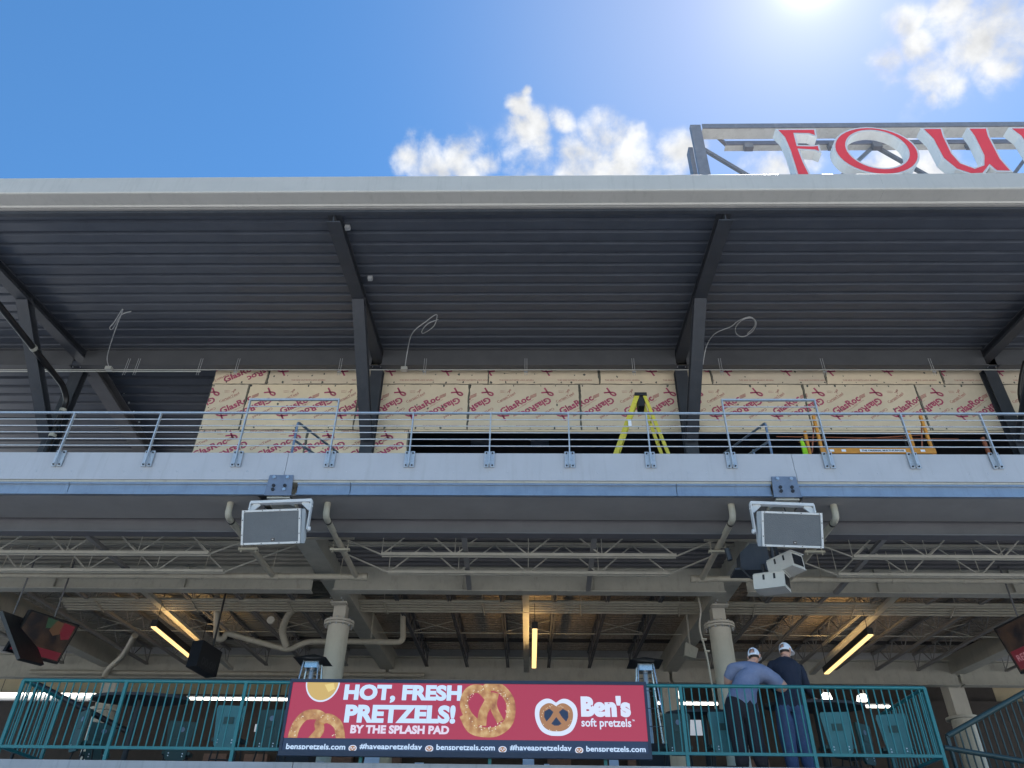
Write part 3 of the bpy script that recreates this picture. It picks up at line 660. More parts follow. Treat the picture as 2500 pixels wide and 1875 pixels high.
# ================================================================== roof sign
sg = thing('roof_sign', 'rooftop sign of big red and white channel letters on a steel frame', 'sign', (8.5, 13.0, 15.9))
LY = 12.6
def flare(w0, w1): return w0, w1
def letter(name, outer, holes, x, inset):
    """outer/holes: polylines in metres, local x from the letter's left, z absolute"""
    def poly(loop, d):          # crude inward offset
        n = len(loop); out = []
        for i in range(n):
            p0 = Vector(loop[i-1]); p1 = Vector(loop[i]); p2 = Vector(loop[(i+1) % n])
            e1 = (p1-p0).normalized(); e2 = (p2-p1).normalized(); n1 = Vector((-e1.y, e1.x)); n2 = Vector((-e2.y, e2.x))
            m = (n1+n2); m = m / max(.35, m.length_squared / 2) if m.length > 1e-4 else n1
            out.append(tuple(p1 + m * d))
        return out
    def cap(loops, Y, m, nm, par):
        cu = bpy.data.curves.new('c', 'CURVE'); cu.dimensions = '2D'; cu.fill_mode = 'FRONT'
        for lp in loops:
            sp = cu.splines.new('POLY'); sp.points.add(len(lp) - 1); sp.use_cyclic_u = True
            for q, (a, b) in zip(sp.points, lp): q.co = (a, b, 0, 1)
        o = bpy.data.objects.new('c', cu); me = bpy.data.meshes.new_from_object(o)
        mb = MB(); mb._add([(x + v.co.x, Y, v.co.y) for v in me.vertices], [tuple(p.vertices) for p in me.polygons])
        bpy.data.objects.remove(o); bpy.data.curves.remove(cu); bpy.data.meshes.remove(me)
        return mb
    body = MB(); dep = .28
    for lp in [outer] + holes:
        n = len(lp); body._add([(x + a, LY, b) for a, b in lp] + [(x + a, LY + dep, b) for a, b in lp], [(i, (i+1) % n, (i+1) % n + n, i + n) for i in range(n)])
    bk = cap([outer] + holes, LY + dep, 'sign_side', name, None); body._add(bk.v, bk.f)
    o = body.build(name, 'sign_side', sg)
    cap([outer] + holes, LY, '', '', None).build('rim', 'sign_edge', o)
    ins = [poly(outer, inset)] + [poly(h, inset) for h in holes]
    cap(ins, LY - .006, '', '', None).build('face', 'sign_red', o)
    return o
ZB, ZT = 17.03, 18.84; H = ZT - ZB
def Z(u): return ZB + H * u
F_ = [(.30, Z(-.04)), (.66, Z(-.04)), (.60, Z(.25)), (.58, Z(.52)), (.95, Z(.50)), (1.10, Z(.44)), (1.12, Z(.64)), (.95, Z(.62)), (.58, Z(.63)), (.60, Z(.88)), (.95, Z(.87)), (1.13, Z(.80)), (1.17, Z(1.0)), (.12, Z(1.0)), (.26, Z(.8)), (.30, Z(.5))]
letter('letter', F_, [], 6.34, .05)['label'] = 'channel letter F'
def ell(cx, cz_, rx, rz, n=40, rot=0., cw=False):
    p = []
    for i in range(n):
        a = 2 * math.pi * i / n * (-1 if cw else 1); u, w = rx * math.cos(a), rz * math.sin(a)
        p.append((cx + u * math.cos(rot) - w * math.sin(rot), cz_ + u * math.sin(rot) + w * math.cos(rot)))
    return p
letter('letter', ell(1.06, Z(.5), 1.06, H * .53), [ell(1.10, Z(.53), .74, H * .41, cw=True, rot=.12)], 7.78, .05)['label'] = 'channel letter O'
U_ = [(.10, Z(1.0)), (.62, Z(1.0)), (.58, Z(.8)), (.57, Z(.42)), (.66, Z(.22)), (.90, Z(.12)), (1.12, Z(.18)), (1.24, Z(.38)), (1.26, Z(.8)), (1.22, Z(1.0)), (1.72, Z(1.0)), (1.66, Z(.8)), (1.64, Z(.3)), (1.74, Z(.02)), (1.36, Z(.03)), (1.28, Z(.14)), (1.05, Z(-.02)), (.75, Z(-.03)), (.45, Z(.08)), (.26, Z(.32)), (.24, Z(.75))]
U_ = [(a * 1.06, b) for a, b in U_[::-1]]
letter('letter', U_, [], 10.12, .05)['label'] = 'channel letter U'
R_ = [(.30, Z(-.02)), (.64, Z(-.02)), (.60, Z(.40)), (.80, Z(.40)), (1.15, Z(-.02)), (1.65, Z(-.02)), (1.15, Z(.46)), (1.42, Z(.60)), (1.45, Z(.80)), (1.20, Z(.98)), (.85, Z(1.0)), (.12, Z(1.0)), (.28, Z(.8))]
letter('letter', R_, [[(.60, Z(.52)), (.60, Z(.88)), (.85, Z(.88)), (1.05, Z(.80)), (1.05, Z(.62)), (.88, Z(.52))]], 12.36, .05)['label'] = 'channel letter R'
XE = 22
def steel(nm, *a): return MB().box(*a).build(nm, 'sign_steel', sg)
MB().bar((4.54, 13.06, 15.9), (4.54, 13.06, 19.60), .28, .12, (0, 1, 0)).build('frame_post', 'sign_steel', sg)
MB().bar((4.50, 13.75, 15.95), (4.50, 13.75, 19.45), .12, .26, (0, 1, 0)).build('frame_post', 'sign_steel', sg)
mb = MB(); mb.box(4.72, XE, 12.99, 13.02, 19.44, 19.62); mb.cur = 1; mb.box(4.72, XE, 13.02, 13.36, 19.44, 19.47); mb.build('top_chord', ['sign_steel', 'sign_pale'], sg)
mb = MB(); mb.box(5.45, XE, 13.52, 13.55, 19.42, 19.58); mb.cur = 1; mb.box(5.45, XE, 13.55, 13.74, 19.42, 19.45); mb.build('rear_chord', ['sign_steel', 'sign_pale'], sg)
for x0, x1 in ((4.8, 7.1), (9.5, 7.15), (9.6, 11.7), (13.9, 11.8), (14.0, 16.2)):
    MB().bar((x0, 13.62, 19.4), (x1, 13.62, 16.9), .09, .09, (0, 1, 0)).build('diagonal_brace', 'sign_steel', sg)
for x in (4.95, 9.5, 14.0): MB().bar((x, 13.1, 19.5), (x + .55, 13.6, 19.5), .09, .09).build('chord_tie', 'sign_steel', sg)
for x in (6.05, 8.35, 9.55, 12.1, 14): bx('clip_angle', 'sign_steel', sg, x - .12, x + .12, 13.45, 13.6, 19.22, 19.41)
MB().box(6.3, XE, 13.0, 13.12, 16.72, 16.86).build('base_rail', 'sign_steel', sg)
for x in (7.1, 11.75, 16): steel('base_leg', x - .06, x + .06, 13.02, 13.14, 15.8, 16.72)

# ================================================================== loudspeakers
def loudspeaker(c, yaw, lab, yoke_top):
    t = thing('loudspeaker', lab, 'loudspeaker', tuple(c), 'loudspeakers hung under the upper fascia')
    W, Hh, D = 1.0, .56, .42
    b = MB(); hw, hh = W / 2, Hh / 2
    fr = [(-hw, 0, -hh), (hw, 0, -hh), (hw, 0, hh), (-hw, 0, hh)]; k = .80
    bk = [(-hw * .88, D, -hh * .7), (hw * .88, D, -hh * .7), (hw * .88, D, hh * .7), (-hw * .88, D, hh * .7)]
    md = [(p[0] * 1.0, D * .45, p[2]) for p in fr]
    b.mesh(fr + md + bk, [(0,1,5,4),(1,2,6,5),(2,3,7,6),(3,0,4,7),(4,5,9,8),(5,6,10,9),(6,7,11,10),(7,4,8,11),(8,9,10,11)]).mesh([(p[0], .03, p[2]) for p in fr], [(0, 1, 2, 3)])
    q = MB(); M = Matrix.Rotation(yaw, 3, 'Z') @ Matrix.Rotation(R(24), 3, 'X')      # tilt the grille down to the seats
    def put(mb): mb.v = [Vector(c) + M @ v for v in mb.v]; return mb
    cab = put(b).build('cabinet', 'speaker_box', t)
    f = MB(); e = .032
    f.box(-hw, hw, -.02, .035, hh - e, hh); f.box(-hw, hw, -.02, .035, -hh, -hh + e); f.box(-hw, -hw + e, -.02, .035, -hh + e, hh - e); f.box(hw - e, hw, -.02, .035, -hh + e, hh - e)
    put(f).build('grille_frame', 'speaker_box', t)
    put(MB().box(-hw + e, hw - e, -.006, .02, -hh + e, hh - e)).build('grille', 'grille', t)
    for sx_, sz_ in [(x_, z_) for x_ in (-.45, -.15, .15, .45) for z_ in (-hh + e / 2, hh - e / 2)] + [(x_, z_) for x_ in (-hw + e / 2, hw - e / 2) for z_ in (-.12, .12)]: put(MB().disc((sx_, -.02, sz_), (0, -1, 0), .009, .005, 6)).build('screw', 'bolt_dark', t)
    put(MB().tube(spline([(.2, D, -.05), (.25, D + .12, -.15), (.28, D + .3, .1), (.2, D + .4, .4)], 5), .012, 6)).build('cable', 'pipe_black', t)
    bd = put(MB().box(.01, .065, -.012, -.002, -hh + .05, -hh + .095)).build('badge', 'black_gloss', t)
    tm = MB(); text_into(tm, 'JBL', .03, facing((.0375, -.0135, -hh + .0725)), width=.036, height=.02); put(tm).build('badge_text', 'white_paint', bd)
    zt_ = yoke_top; cx, cy_, cz_ = c
    P = lambda x, y, z: Vector((cx, cy_, cz_)) + Matrix.Rotation(yaw, 3, 'Z') @ Vector((x, y, z))
    y = MB(); w = hw + .035; h = zt_ - cz_
    y.bar(P(-w, .2, h), P(w, .2, h), .09, .05)
    for s in (-1, 1):
        y.bar(P(s * w, .2, h), P(s * w, .22, .02), .022, .10, (0, 1, 0)); y.bar(P(s * (w - .14), .2, h - .01), P(s * w, .2, h - .14), .10, .025, (0, 1, 0))
    y.build('yoke', 'speaker_box', t)
    y = MB(); y.bar(P(0, .2, h), P(0, .55, h + .12), .16, .05); y.build('hanger', 'tan_steel', t)
    for s in (-1, 1): MB().disc(P(s * (w + .012), .22, .05), Matrix.Rotation(yaw, 3, 'Z') @ Vector((s, 0, 0)), .035, .03, 10).build('pivot_knob', 'white_paint', t)
c = at(662, 1286, 11.55); loudspeaker(c, R(-5), 'white loudspeaker with grey grille under the fascia plate with one bright lower bolt', at(690, 1226, 11.75).z)
c = at(1934, 1293, 11.55); loudspeaker(c, R(4), 'white loudspeaker with grey grille above the two pale box cameras', at(1910, 1232, 11.75).z)

# ================================================================== box cameras
def box_camera(c, yaw, pitch, L, lab, mount):
    t = thing('box_camera', lab, 'camera', tuple(c), 'box cameras below the loudspeaker')
    M = Matrix.Rotation(yaw, 3, 'Z') @ Matrix.Rotation(pitch, 3, 'X')
    def put(mb): mb.v = [Vector(c) + M @ v for v in mb.v]; return mb
    h = .125
    b = MB(); b.box(-.16, .16, -L / 2, L / 2, -h, h); put(b).build('housing', 'cam_box', t)
    b = MB(); e = .035
    b.box(-.175, .175, -L / 2 - .03, L / 2 - .02, h, h + .012); b.box(-.185, .185, -L / 2, L / 2 - .06, -h - .012, -h); put(b).build('sunshield', 'cam_box', t)
    put(MB().box(-.12, .12, -L / 2 - .012, -L / 2 - .001, -.09, .09)).build('window', 'black_gloss', t)
    for sx in (-1, 1):
        for y in (-.1, .08): put(MB().box(sx * .161 - .002, sx * .161 + .002, y - .018, y + .018, .02, .11)).build('slot', 'black', t)
    put(MB().tube([(0, .1, h + .01), (0, .12, h + mount)], .035, 8)).build('mount', 'black', t)
c = at(1918, 1381, 12.5); box_camera(c, R(36), R(-3), .50, 'pale box camera with a black square window, upper of the two', .3)
c = at(1884, 1424, 12.6); box_camera(c, R(58), R(4), .52, 'pale box camera with its window turned away, lower of the two', .22)
en = thing('equipment_box', 'dark grey equipment box and cable bracket behind the two box cameras', 'equipment box', tuple(at(1840, 1365, 13.2)))
q = at(1840, 1368, 13.2)
MB().prism([(-.28, -.2), (.25, -.2), (.25, .28), (-.05, .28), (-.25, .1)], (q.x, 13.1, q.z), (1, 0, 0), (0, 0, 1), (0, .3, 0)).build('case', 'frame_dark', en)
bx('shelf_bracket', 'frame_dark', en, q.x - .4, q.x + .5, 13.05, 13.45, q.z - .24, q.z - .205)
MB().tube(spline([(q.x - .3, 13.05, q.z - .2), (q.x - .15, 13.0, q.z - .42), (q.x + .1, 13.0, q.z - .45), (q.x + .3, 13.0, q.z - .3)], 5), .018, 6).build('cable', 'pipe_black', en)
MB().tube([(q.x - .42, 13.2, q.z), (q.x - .45, 13.2, q.z + .22)], .05, 8).build('bracket_arm', 'frame_dark', en)
MB().tube([(q.x + .3, 13.1, q.z - .2), (q.x + .38, 13.1, 7.9)], .03, 6).build('hanger', 'frame_dark', en)

# ================================================================== lower level pipes
PZ_, PYY = 7.66, 15.4
def fire_main(x0, x1, drops, lab):
    xe = x1 if abs(x1) < abs(x0) else x0
    t = thing('drain_main', lab, 'pipe', (xe, PYY, PZ_), 'tan drain mains under the deck')
    MB().tube([(x0, PYY, PZ_), (x1, PYY, PZ_)], .062, 14).build('pipe', 'tan_pipe', t)
    for x in drops:
        MB().tube(rounded([(x, PYY, PZ_), (x, 12.42, PZ_ - .06), (x, 12.42, 7.86)], .16, 6), .058, 12).build('branch_pipe', 'tan_pipe', t)
        MB().tube([(x, 12.62, PZ_ - .056), (x, 12.66, PZ_ - .056)], .066, 12).build('joint_ring', 'pipe_black', t)
        MB().tube([(x - .1, PYY, PZ_), (x + .12, PYY, PZ_)], .078, 14).build('tee', 'tan_pipe', t)
        bx('strap_plate', 'tan_pipe', t, x - .19, x + .19, 13.7, 13.78, PZ_ - .14, PZ_ - .10)
        for s in (-.14, .14): MB().tube([(x + s, 13.74, PZ_ - .18), (x + s, 13.74, PZ_ + .1)], .011, 5).build('strap_rod', 'tan_pipe', t)
    mb = MB().box(min(drops) - .25, max(drops) + .25, 13.66, 13.74, PZ_ + .085, PZ_ + .145).build('strut', 'tan_pipe', t)
    n = 0; x = min(x0, x1) + 1.2
    while x < max(x0, x1) - .2:
        MB().tube([(x, PYY, PZ_ + .06), (x + .02, PYY, 8.28)], .009, 5).build('hanger_rod', 'tan_pipe', t)
        MB().tube([(x - .022, PYY, PZ_), (x + .022, PYY, PZ_)], .074, 12).build('clamp', 'tan_pipe', t); x += 1.45; n += 1
    for xx in ([xe - .12 if xe < 0 else xe + .12]): MB().tube([(xe - .05, PYY, PZ_), (xe + .05, PYY, PZ_)], .082, 14).build('end_cap', 'tan_pipe', t)
fire_main(XL, -3.42, [-5.36, -3.60], 'tan drain main with two branches round the beam behind the left loudspeaker')
fire_main(3.42, XR, [3.60, 5.40], 'tan drain main with two branches round the beam behind the box cameras')
def conduit_bundle(x0, x1, lab):
    z0 = at(1250, 1473, 18.9).z; t = thing('conduit_rack', lab, 'conduit', ((x0 + x1) / 2, 18.9, z0), 'racks of parallel conduits under the deck')
    for i in range(5): MB().tube([(x0, 18.72 + i * .11, z0 - .02 - .028 * i), (x1, 18.72 + i * .11, z0 - .02 - .028 * i)], .042 if i == 0 else .03, 8).build('conduit', 'tan_pipe', t)
    x = x0 + .9
    while x < x1:
        MB().tube([(x, 18.70, z0 - .05), (x + .04, 19.22, z0 - .19)], .016, 5).build('rack_bar', 'tan_pipe', t); MB().tube([(x, 18.72, z0), (x, 18.72, 8.78)], .012, 5).build('rack_rod', 'tan_pipe', t)
        bx('beam_clamp', 'tan_pipe', t, x - .05, x + .05, 18.68, 18.76, z0 + .25, z0 + .33); x += 2.45
conduit_bundle(-11.8, -4.62, 'five parallel tan conduits racked behind the left round column')
conduit_bundle(-4.5, 4.45, 'five parallel tan conduits racked between the two round columns')
conduit_bundle(4.7, 15, 'five parallel tan conduits racked past the column beside the box cameras')
t = thing('sprinkler_main', 'thick tan pipe with a sagging offset behind the left round column', 'pipe', tuple(at(740, 1567, 20)))
P = [at(530, 1440, 19.4), at(528, 1560, 19.9), at(545, 1562, 20.0), at(552, 1545, 20.0), at(640, 1570, 20.2), at(708, 1588, 20.3), at(745, 1567, 20.1), at(835, 1566, 20), at(975, 1568, 20), at(984, 1560, 20), at(984, 1500, 20)]
MB().tube(rounded(P, .22, 5), .075, 12).build('pipe', 'tan_pipe', t)
MB().tube(spline([at(700, 1580, 20.2), at(690, 1540, 20.0), at(705, 1500, 19.6), at(730, 1480, 19.4)], 6), .09, 10).build('branch_pipe', 'tan_pipe', t)
MB().disc(at(662, 1515, 19.8), (0, -1, 0), .1, .05, 16).build('cap', 'column_tan', t)
for p in (810, 905): q = at(p, 1560, 20); MB().tube([q, (q.x, q.y, 8.9)], .01, 5).build('hanger_rod', 'tan_pipe', t)
t = thing('wall_pipe', 'tan pipe running along the face of the rear girder behind the screens', 'pipe', (-9, 25.2, 8.25))
MB().tube([(-16, 25.2, 8.27), (-3.3, 25.2, 8.27)], .07, 10).build('pipe', 'tan_pipe', t)
MB().tube(spline([at(255, 1652, 25.1), at(268, 1630, 24.9), at(300, 1600, 24), at(330, 1550, 22.4)], 5), .09, 10).build('branch_pipe', 'tan_pipe', t)
t = thing('column_conduit', 'thin white conduit snaking down beside the column by the two men', 'conduit', (4.1, 18.1, 3.56))
MB().tube(rounded([at(1705, 1460, 18.1), at(1712, 1490, 18.1), at(1706, 1530, 18.1), at(1726, 1600, 18.1), at(1746, 1720, 18.1), at(1753, 1775, 18.1)], .2, 4), .022, 6).build('conduit', 'column_tan', t)
for y in (1560, 1589): q = at(1719 if y < 1570 else 1727, y, 18.07); bx('clamp', 'column_tan', t, q.x - .06, q.x + .06, 18.06, 18.16, q.z - .015, q.z + .015)

# ================================================================== pendant lights
for (x, ya, yb, z, lab) in ((-9.22, 18.7, 21.9, 7.66, 'lit linear pendant lamp beside the hanging black clock'), (.16, 18.66, 22.0, 7.66, 'lit linear pendant lamp over the advertising board'), (8.33, 18.9, 22.35, 7.66, 'lit linear pendant lamp beside the two men in white caps')):
    t = thing('pendant_lamp', lab, 'lamp', (x, (ya + yb) / 2, z), 'linear pendant lamps under the lower deck')
    bx('housing', 'black', t, x - .075, x + .075, ya, yb, z, z + .16)
    bx('diffuser', 'lamp_warm', t, x - .06, x + .06, ya + .01, yb - .01, z - .03, z - .003)
    bx('uplight_lens', 'lamp_up', t, x - .03, x + .03, ya + .3, yb - .3, z + .163, z + .17)
    for y in (ya + .12, yb - .12): MB().tube([(x, y, z + .16), (x, y, 8.85)], .008, 5).build('suspension_rod', 'black', t)
for i, (x0, x1, y, lab) in enumerate(((-12.8, -3.1, 1707, 'long white strip lamp above the concourse stands'), (3.0, 7.0, 1718, 'white strip lamp behind the left man in the blue shirt'), (10.6, 13.6, 1725, 'white strip lamp past the table where the two men lean'))):
    z = at(600 if i == 0 else 1700 if i == 1 else 2130, y, 31).z
    xs = (at(455, y, 31).x, at(706, y, 31).x) if i == 0 else (at(1605, y, 31).x, at(1752, y, 31).x) if i == 1 else (at(2088, y, 31).x, at(2172, y, 31).x)
    t = thing('strip_lamp', lab, 'lamp', ((xs[0] + xs[1]) / 2, 31, z), 'strip lamps in the concourse')
    bx('tube', 'lamp_white', t, xs[0], xs[1], 30.95, 31.05, z - .035, z + .035); bx('batten', 'white_paint', t, xs[0], xs[1], 30.97, 31.1, z + .037, z + .09)
    for u in (.1, .9): x = xs[0] + (xs[1] - xs[0]) * u; MB().tube([(x, 31.03, z + .09), (x, 31.03, 10.4)], .012, 5).build('suspension_rod', 'black', t)
q0, q1 = at(0, 1700, 31), at(235, 1700, 31)
t = thing('light_shelf', 'pale lit shelf band at the back of the concourse beyond the railing end', 'panel', (q0.x, 31, q0.z)); bx('band', 'white_paint', t, q0.x - 2, q1.x, 31, 31.2, q0.z - .12, q0.z + .12); bx('lamp_tube', 'lamp_white', t, q0.x - 2, q1.x, 30.9, 30.98, q0.z + .05, q0.z + .12)
MB().tube([(q0.x, 30.94, q0.z + .12), (q0.x, 30.94, 10.4)], .012, 5).build('suspension_rod', 'black', t)
def spot(px_, lab):
    q = at(*px_, 28); t = thing('flood_lamp', lab, 'lamp', tuple(q), 'small flood lamps under the concourse beams')
    MB().prism([(-.16, 0), (.16, 0), (.1, .2), (-.1, .2)], (q.x, 27.9, q.z), (1, 0, 0), (0, 0, 1), (0, .25, 0)).build('reflector', 'lamp_white', t)
    for s in (-.08, .08): MB().tube([(q.x + s, 28, q.z + .2), (q.x + s * .5, 28, 10.4)], .02, 5).build('arm', 'tan_steel', t)
for p, l in (((1654, 1703), 'small flood lamp glimpsed behind the right patio heater'), ((2019, 1708), 'small flood lamp over the table end, nearer the men'), ((2107, 1711), 'small flood lamp over the white strip lamp past the table')): spot(p, l)
q = at(1685, 1588, 19.5); t = thing('small_floodlight', 'small grey flood light angled on an arm left of the round column', 'lamp', tuple(q))
MB().prism([(-.17, -.15), (.1, -.22), (.19, .02), (-.1, .18)], (q.x, 19.4, q.z), (1, 0, 0), (0, 0, 1), (0, .2, 0)).build('housing', 'tan_steel', t); MB().tube([(q.x, 19.5, q.z), (q.x + .03, 19.5, 8.75)], .022, 6).build('arm', 'tan_steel', t)

# ================================================================== screens and clock
def quad_box(name, m, parent, c, u, v, thick):        # c = corner(top-left), u = along top, v = down
    n = u.cross(v).normalized() * thick
    p = [c, c + u, c + u + v, c + v]; return MB().mesh(p + [k + n for k in p], [(0,1,2,3),(7,6,5,4),(0,4,5,1),(1,5,6,2),(2,6,7,3),(3,7,4,0)]).build(name, m, parent)
def on_plane(mb, c, u, v, pts, off):                   # pts in (0..1) along u, v
    n = u.cross(v).normalized() * -off; mb.mesh([c + u * a + v * b + n for a, b in pts], [tuple(range(len(pts)))]); return mb
# left: screen turned to the centre of the stand, tilted down
t = thing('television', 'hanging flat screen showing a dark red display beneath the left conduits', 'television', (-9.9, 16, 7.2))
def screen(t, c, u, v, draw):
    n = u.cross(v).normalized()
    if n.dot(CAM - c) < 0: n = -n
    p = [c, c + u, c + u + v, c + v]; MB().mesh(p + [k - n * .07 for k in p], [(0,1,2,3),(7,6,5,4),(0,4,5,1),(1,5,6,2),(2,6,7,3),(3,7,4,0)]).build('body', 'tv_body', t)
    def onp(pts, off, nm, m): MB().mesh([c + u * a + v * b + n * off for a, b in pts], [tuple(range(len(pts)))]).build(nm, m, t)
    if draw:
        onp([(.03, .04), (.97, .04), (.97, .95), (.03, .95)], .004, 'picture', 'tv_screen')
        onp([(.05, .55 if draw == 'right' else .74), (.95, .55 if draw == 'right' else .74), (.95, .93), (.05, .93)], .007, 'caption_band', 'tv_red')
    if draw == 'left':
        onp([(.36, .05), (.58, .05), (.52, .26), (.42, .30)], .006, 'picture_patch', 'tv_green'); onp([(.55, .06), (.74, .08), (.78, .3), (.62, .42), (.5, .32)], .007, 'picture_patch', 'tv_gold'); onp([(.70, .06), (.93, .08), (.94, .40), (.8, .46), (.7, .28)], .008, 'picture_patch', 'tv_red')
    if draw == 'right':
        un, vn = u.normalized(), v.normalized(); tm = MB(); o = c + u * .36 + v * .72 + n * .011
        text_into(tm, 'RED SAN', .2, Matrix(((un.x, -vn.x, n.x, o.x), (un.y, -vn.y, n.y, o.y), (un.z, -vn.z, n.z, o.z), (0, 0, 0, 1))), width=u.length * .5, height=v.length * .13); tm.build('caption', 'tv_text', t)
    MB().tube([c + u * .5 - n * .05, Vector(((c + u * .5).x - n.x * .05, (c + u * .5).y, 8.45))], .018, 8).build('pole', 'edge_dark', t)
c = at(76, 1488, 15.6); u = at(195, 1526, 16.9) - c; v = at(140, 1622, 16.75) - at(195, 1526, 16.9); screen(t, c, u, v, 'left')
t2 = thing('television', 'hanging flat screen seen from its black back beside the dark red one', 'television', tuple(at(40, 1500, 15.3)))
c = at(6, 1490, 14.9); u = at(66, 1512, 16.0) - c; v = at(108, 1622, 16.2) - at(66, 1512, 16.0); screen(t2, c, u, v, None)
t = thing('television', 'hanging flat screen with a red caption at the edge of the right bay', 'television', tuple(at(2480, 1560, 16)))
c = at(2425, 1535, 16.9); u = at(2540, 1478, 15.6) - c; v = at(2492, 1646, 16.7) - c; screen(t, c, u, v, 'right')
t = thing('hanging_clock', 'black boxy hanging clock with unlit digits beside the left pendant lamp', 'clock', tuple(at(505, 1610, 17)))
c = at(497, 1562, 17.0); u = at(543, 1592, 17.9) - c; v = at(480, 1625, 16.9) - c
quad_box('case', 'tv_body', t, c, u, v, .25); tm = MB(); n = -u.cross(v).normalized(); un, vn = u.normalized(), v.normalized(); o = c + u * .5 + v * .72 + n * .006
M = Matrix(((un.x, -vn.x, n.x, o.x), (un.y, -vn.y, n.y, o.y), (un.z, -vn.z, n.z, o.z), (0, 0, 0, 1))); text_into(tm, '00:00', .2, M, width=u.length * .7, height=v.length * .3); tm.build('digits', 'girder_dark', t)
MB().tube([c + u * .5, Vector(((c + u * .5).x, (c + u * .5).y, 8.7))], .025, 6).build('pole', 'black', t)

# ================================================================== lower green guard
Gt, Gb, LYY = 4.665, 3.735, 12.05
lg = thing('green_railing', 'teal green steel railing with upright balusters along the lower deck edge', 'railing', (0, LYY, 3.56))
xa, xb = -7.69, 5.89
MB().tube([(xa, LYY, Gt), (xb, LYY, Gt)], .027, 10).build('top_rail', 'green', lg)
MB().box(xa, xb, LYY - .018, LYY + .018, Gb - .02, Gb + .02).build('bottom_rail', 'green', lg)
posts = [xa, -6.1, -4.27, -2.4, -.55, 1.1, 2.27, 4.08, xb]
for x in posts: MB().box(x - .023, x + .023, LYY - .023, LYY + .023, 3.555, Gt).build('post', 'green', lg)
x = xa + .112
bal = MB().box(-.0085, .0085, -.0085, .0085, Gb, Gt).build('baluster', 'green', None)
bal.parent = lg; bal.location = (x, LYY - lg.location.y, -lg.location.z); first = True
while x < xb - .06:
    if min(abs(x - p) for p in posts) > .05 and not (-3.3 < x < 1.5):
        if first: bal.location.x = x; first = False
        else: b = bal.copy(); COL.objects.link(b); b.location.x = x
    x += .1125
for xr, n in ((xa, 9), (xb, 14)):
    MB().tube([(xr, LYY, Gt), (xr, LYY + n * .1125 + .1, Gt)], .027, 10).build('return_rail', 'green', lg); MB().box(xr - .018, xr + .018, LYY, LYY + n * .1125 + .1, Gb - .02, Gb + .02).build('return_rail', 'green', lg)
    for i in range(1, n + 1):
        b = bal.copy(); COL.objects.link(b); b.location.x = xr; b.location.y = LYY + i * .1125 - lg.location.y
    MB().box(xr - .023, xr + .023, LYY + n * .1125 + .1, LYY + n * .1125 + .146, 3.555, Gt).build('post', 'green', lg)
# stair railings past the corner
def stair_rail(name, lab, a_top, b_top, drop, n, m, Yd, grp):
    t = thing(name, lab, 'railing', (a_top.x, a_top.y, 3.56), grp)
    MB().tube([a_top, b_top], .042, 10).build('top_rail', m, t)
    a2, b2 = a_top - Vector((0, 0, drop)), b_top - Vector((0, 0, drop)); MB().tube([a2, b2], .024, 8).build('bottom_rail', m, t)
    for i in range(n + 1):
        p = a_top.lerp(b_top, i / n); MB().box(p.x - .009, p.x + .009, p.y - .009, p.y + .009, p.z - drop, p.z).build('baluster', 'green_dark', t)
    for p in (a_top, b_top): MB().box(p.x - .025, p.x + .025, p.y - .025, p.y + .025, max(3.555, p.z - drop - .5), p.z).build('post', m, t)
A = at(2312, 1797, 13.3); Bp = at(2520, 1680, 13.3); stair_rail('stair_railing', 'dark stair railing climbing past the end of the green railing', A, Bp, .95, 15, 'green_dark', 13.3, 'dark stair railings')
A = at(2305, 1825, 12.9); Bp = at(2520, 1862, 12.9); t = thing('ramp_rail', 'dark sloping ramp rail crossing below the stair railing', 'railing', (A.x, 12.9, 3.56)); MB().tube([A, Bp], .04, 8).build('rail', 'green_dark', t); MB().tube([(Bp.x - .3, 12.9, 3.4), (Bp.x - .3, 12.9, Bp.z)], .02, 6).build('post', 'green_dark', t); MB().tube([(A.x + .1, 12.9, 3.4), (A.x + .1, 12.9, A.z)], .02, 6).build('post', 'green_dark', t)
A = at(80, 1665, 13.4); Bp = at(310, 1785, 13.4); t = thing('ramp_rail', 'black sloping handrail falling behind the railing end post', 'railing', (A.x, 13.4, 3.56)); MB().tube([A, Bp], .045, 8).build('rail', 'black', t); MB().tube([(A.x + .1, 13.4, 3.55), (A.x + .1, 13.4, A.z - .05)], .025, 6).build('post', 'black', t)

# ================================================================== advertising board
x0, x1, z0, z1 = -3.545, 1.735, 3.64, 4.665; BY = 11.9
ab = thing('advertising_board', 'long red and navy electronic advertising board hung on the green railing', 'advertising board', ((x0 + x1) / 2, BY, 3.64))
bx('case', 'frame_navy', ab, x0, x1, BY, BY + .11, z0, z1)
f = MB(); e = .04
f.box(x0 - .01, x1 + .01, BY - .02, BY + .05, z1 - .035, z1 + .012); f.box(x0 - .01, x1 + .01, BY - .02, BY + .05, z0 - .012, z0 + .06); f.box(x0 - .01, x0 + .03, BY - .02, BY + .05, z0 + .06, z1 - .035); f.box(x1 - .03, x1 + .01, BY - .02, BY + .05, z0 + .06, z1 - .035)
f.build('frame', 'frame_navy', ab)
zn = 3.862; sx0, sx1, sz1 = x0 + .03, x1 - .03, z1 - .035
def flat(name, m, pts, lay, par=ab): mb = MB(); mb.mesh([(a, BY - .002 - lay * .0015, b) for a, b in pts], [tuple(range(len(pts)))]); return mb.build(name, m, par)
def rect(a, b, c_, d): return [(a, c_), (b, c_), (b, d), (a, d)]
flat('red_field', 'led_red', rect(sx0, sx1, zn, sz1), 0); flat('navy_strip', 'led_navy', rect(sx0, sx1, z0 + .06, zn - .003), 0)
def bpx(px_, py_): p = at(px_, py_, BY); return p.x, p.z
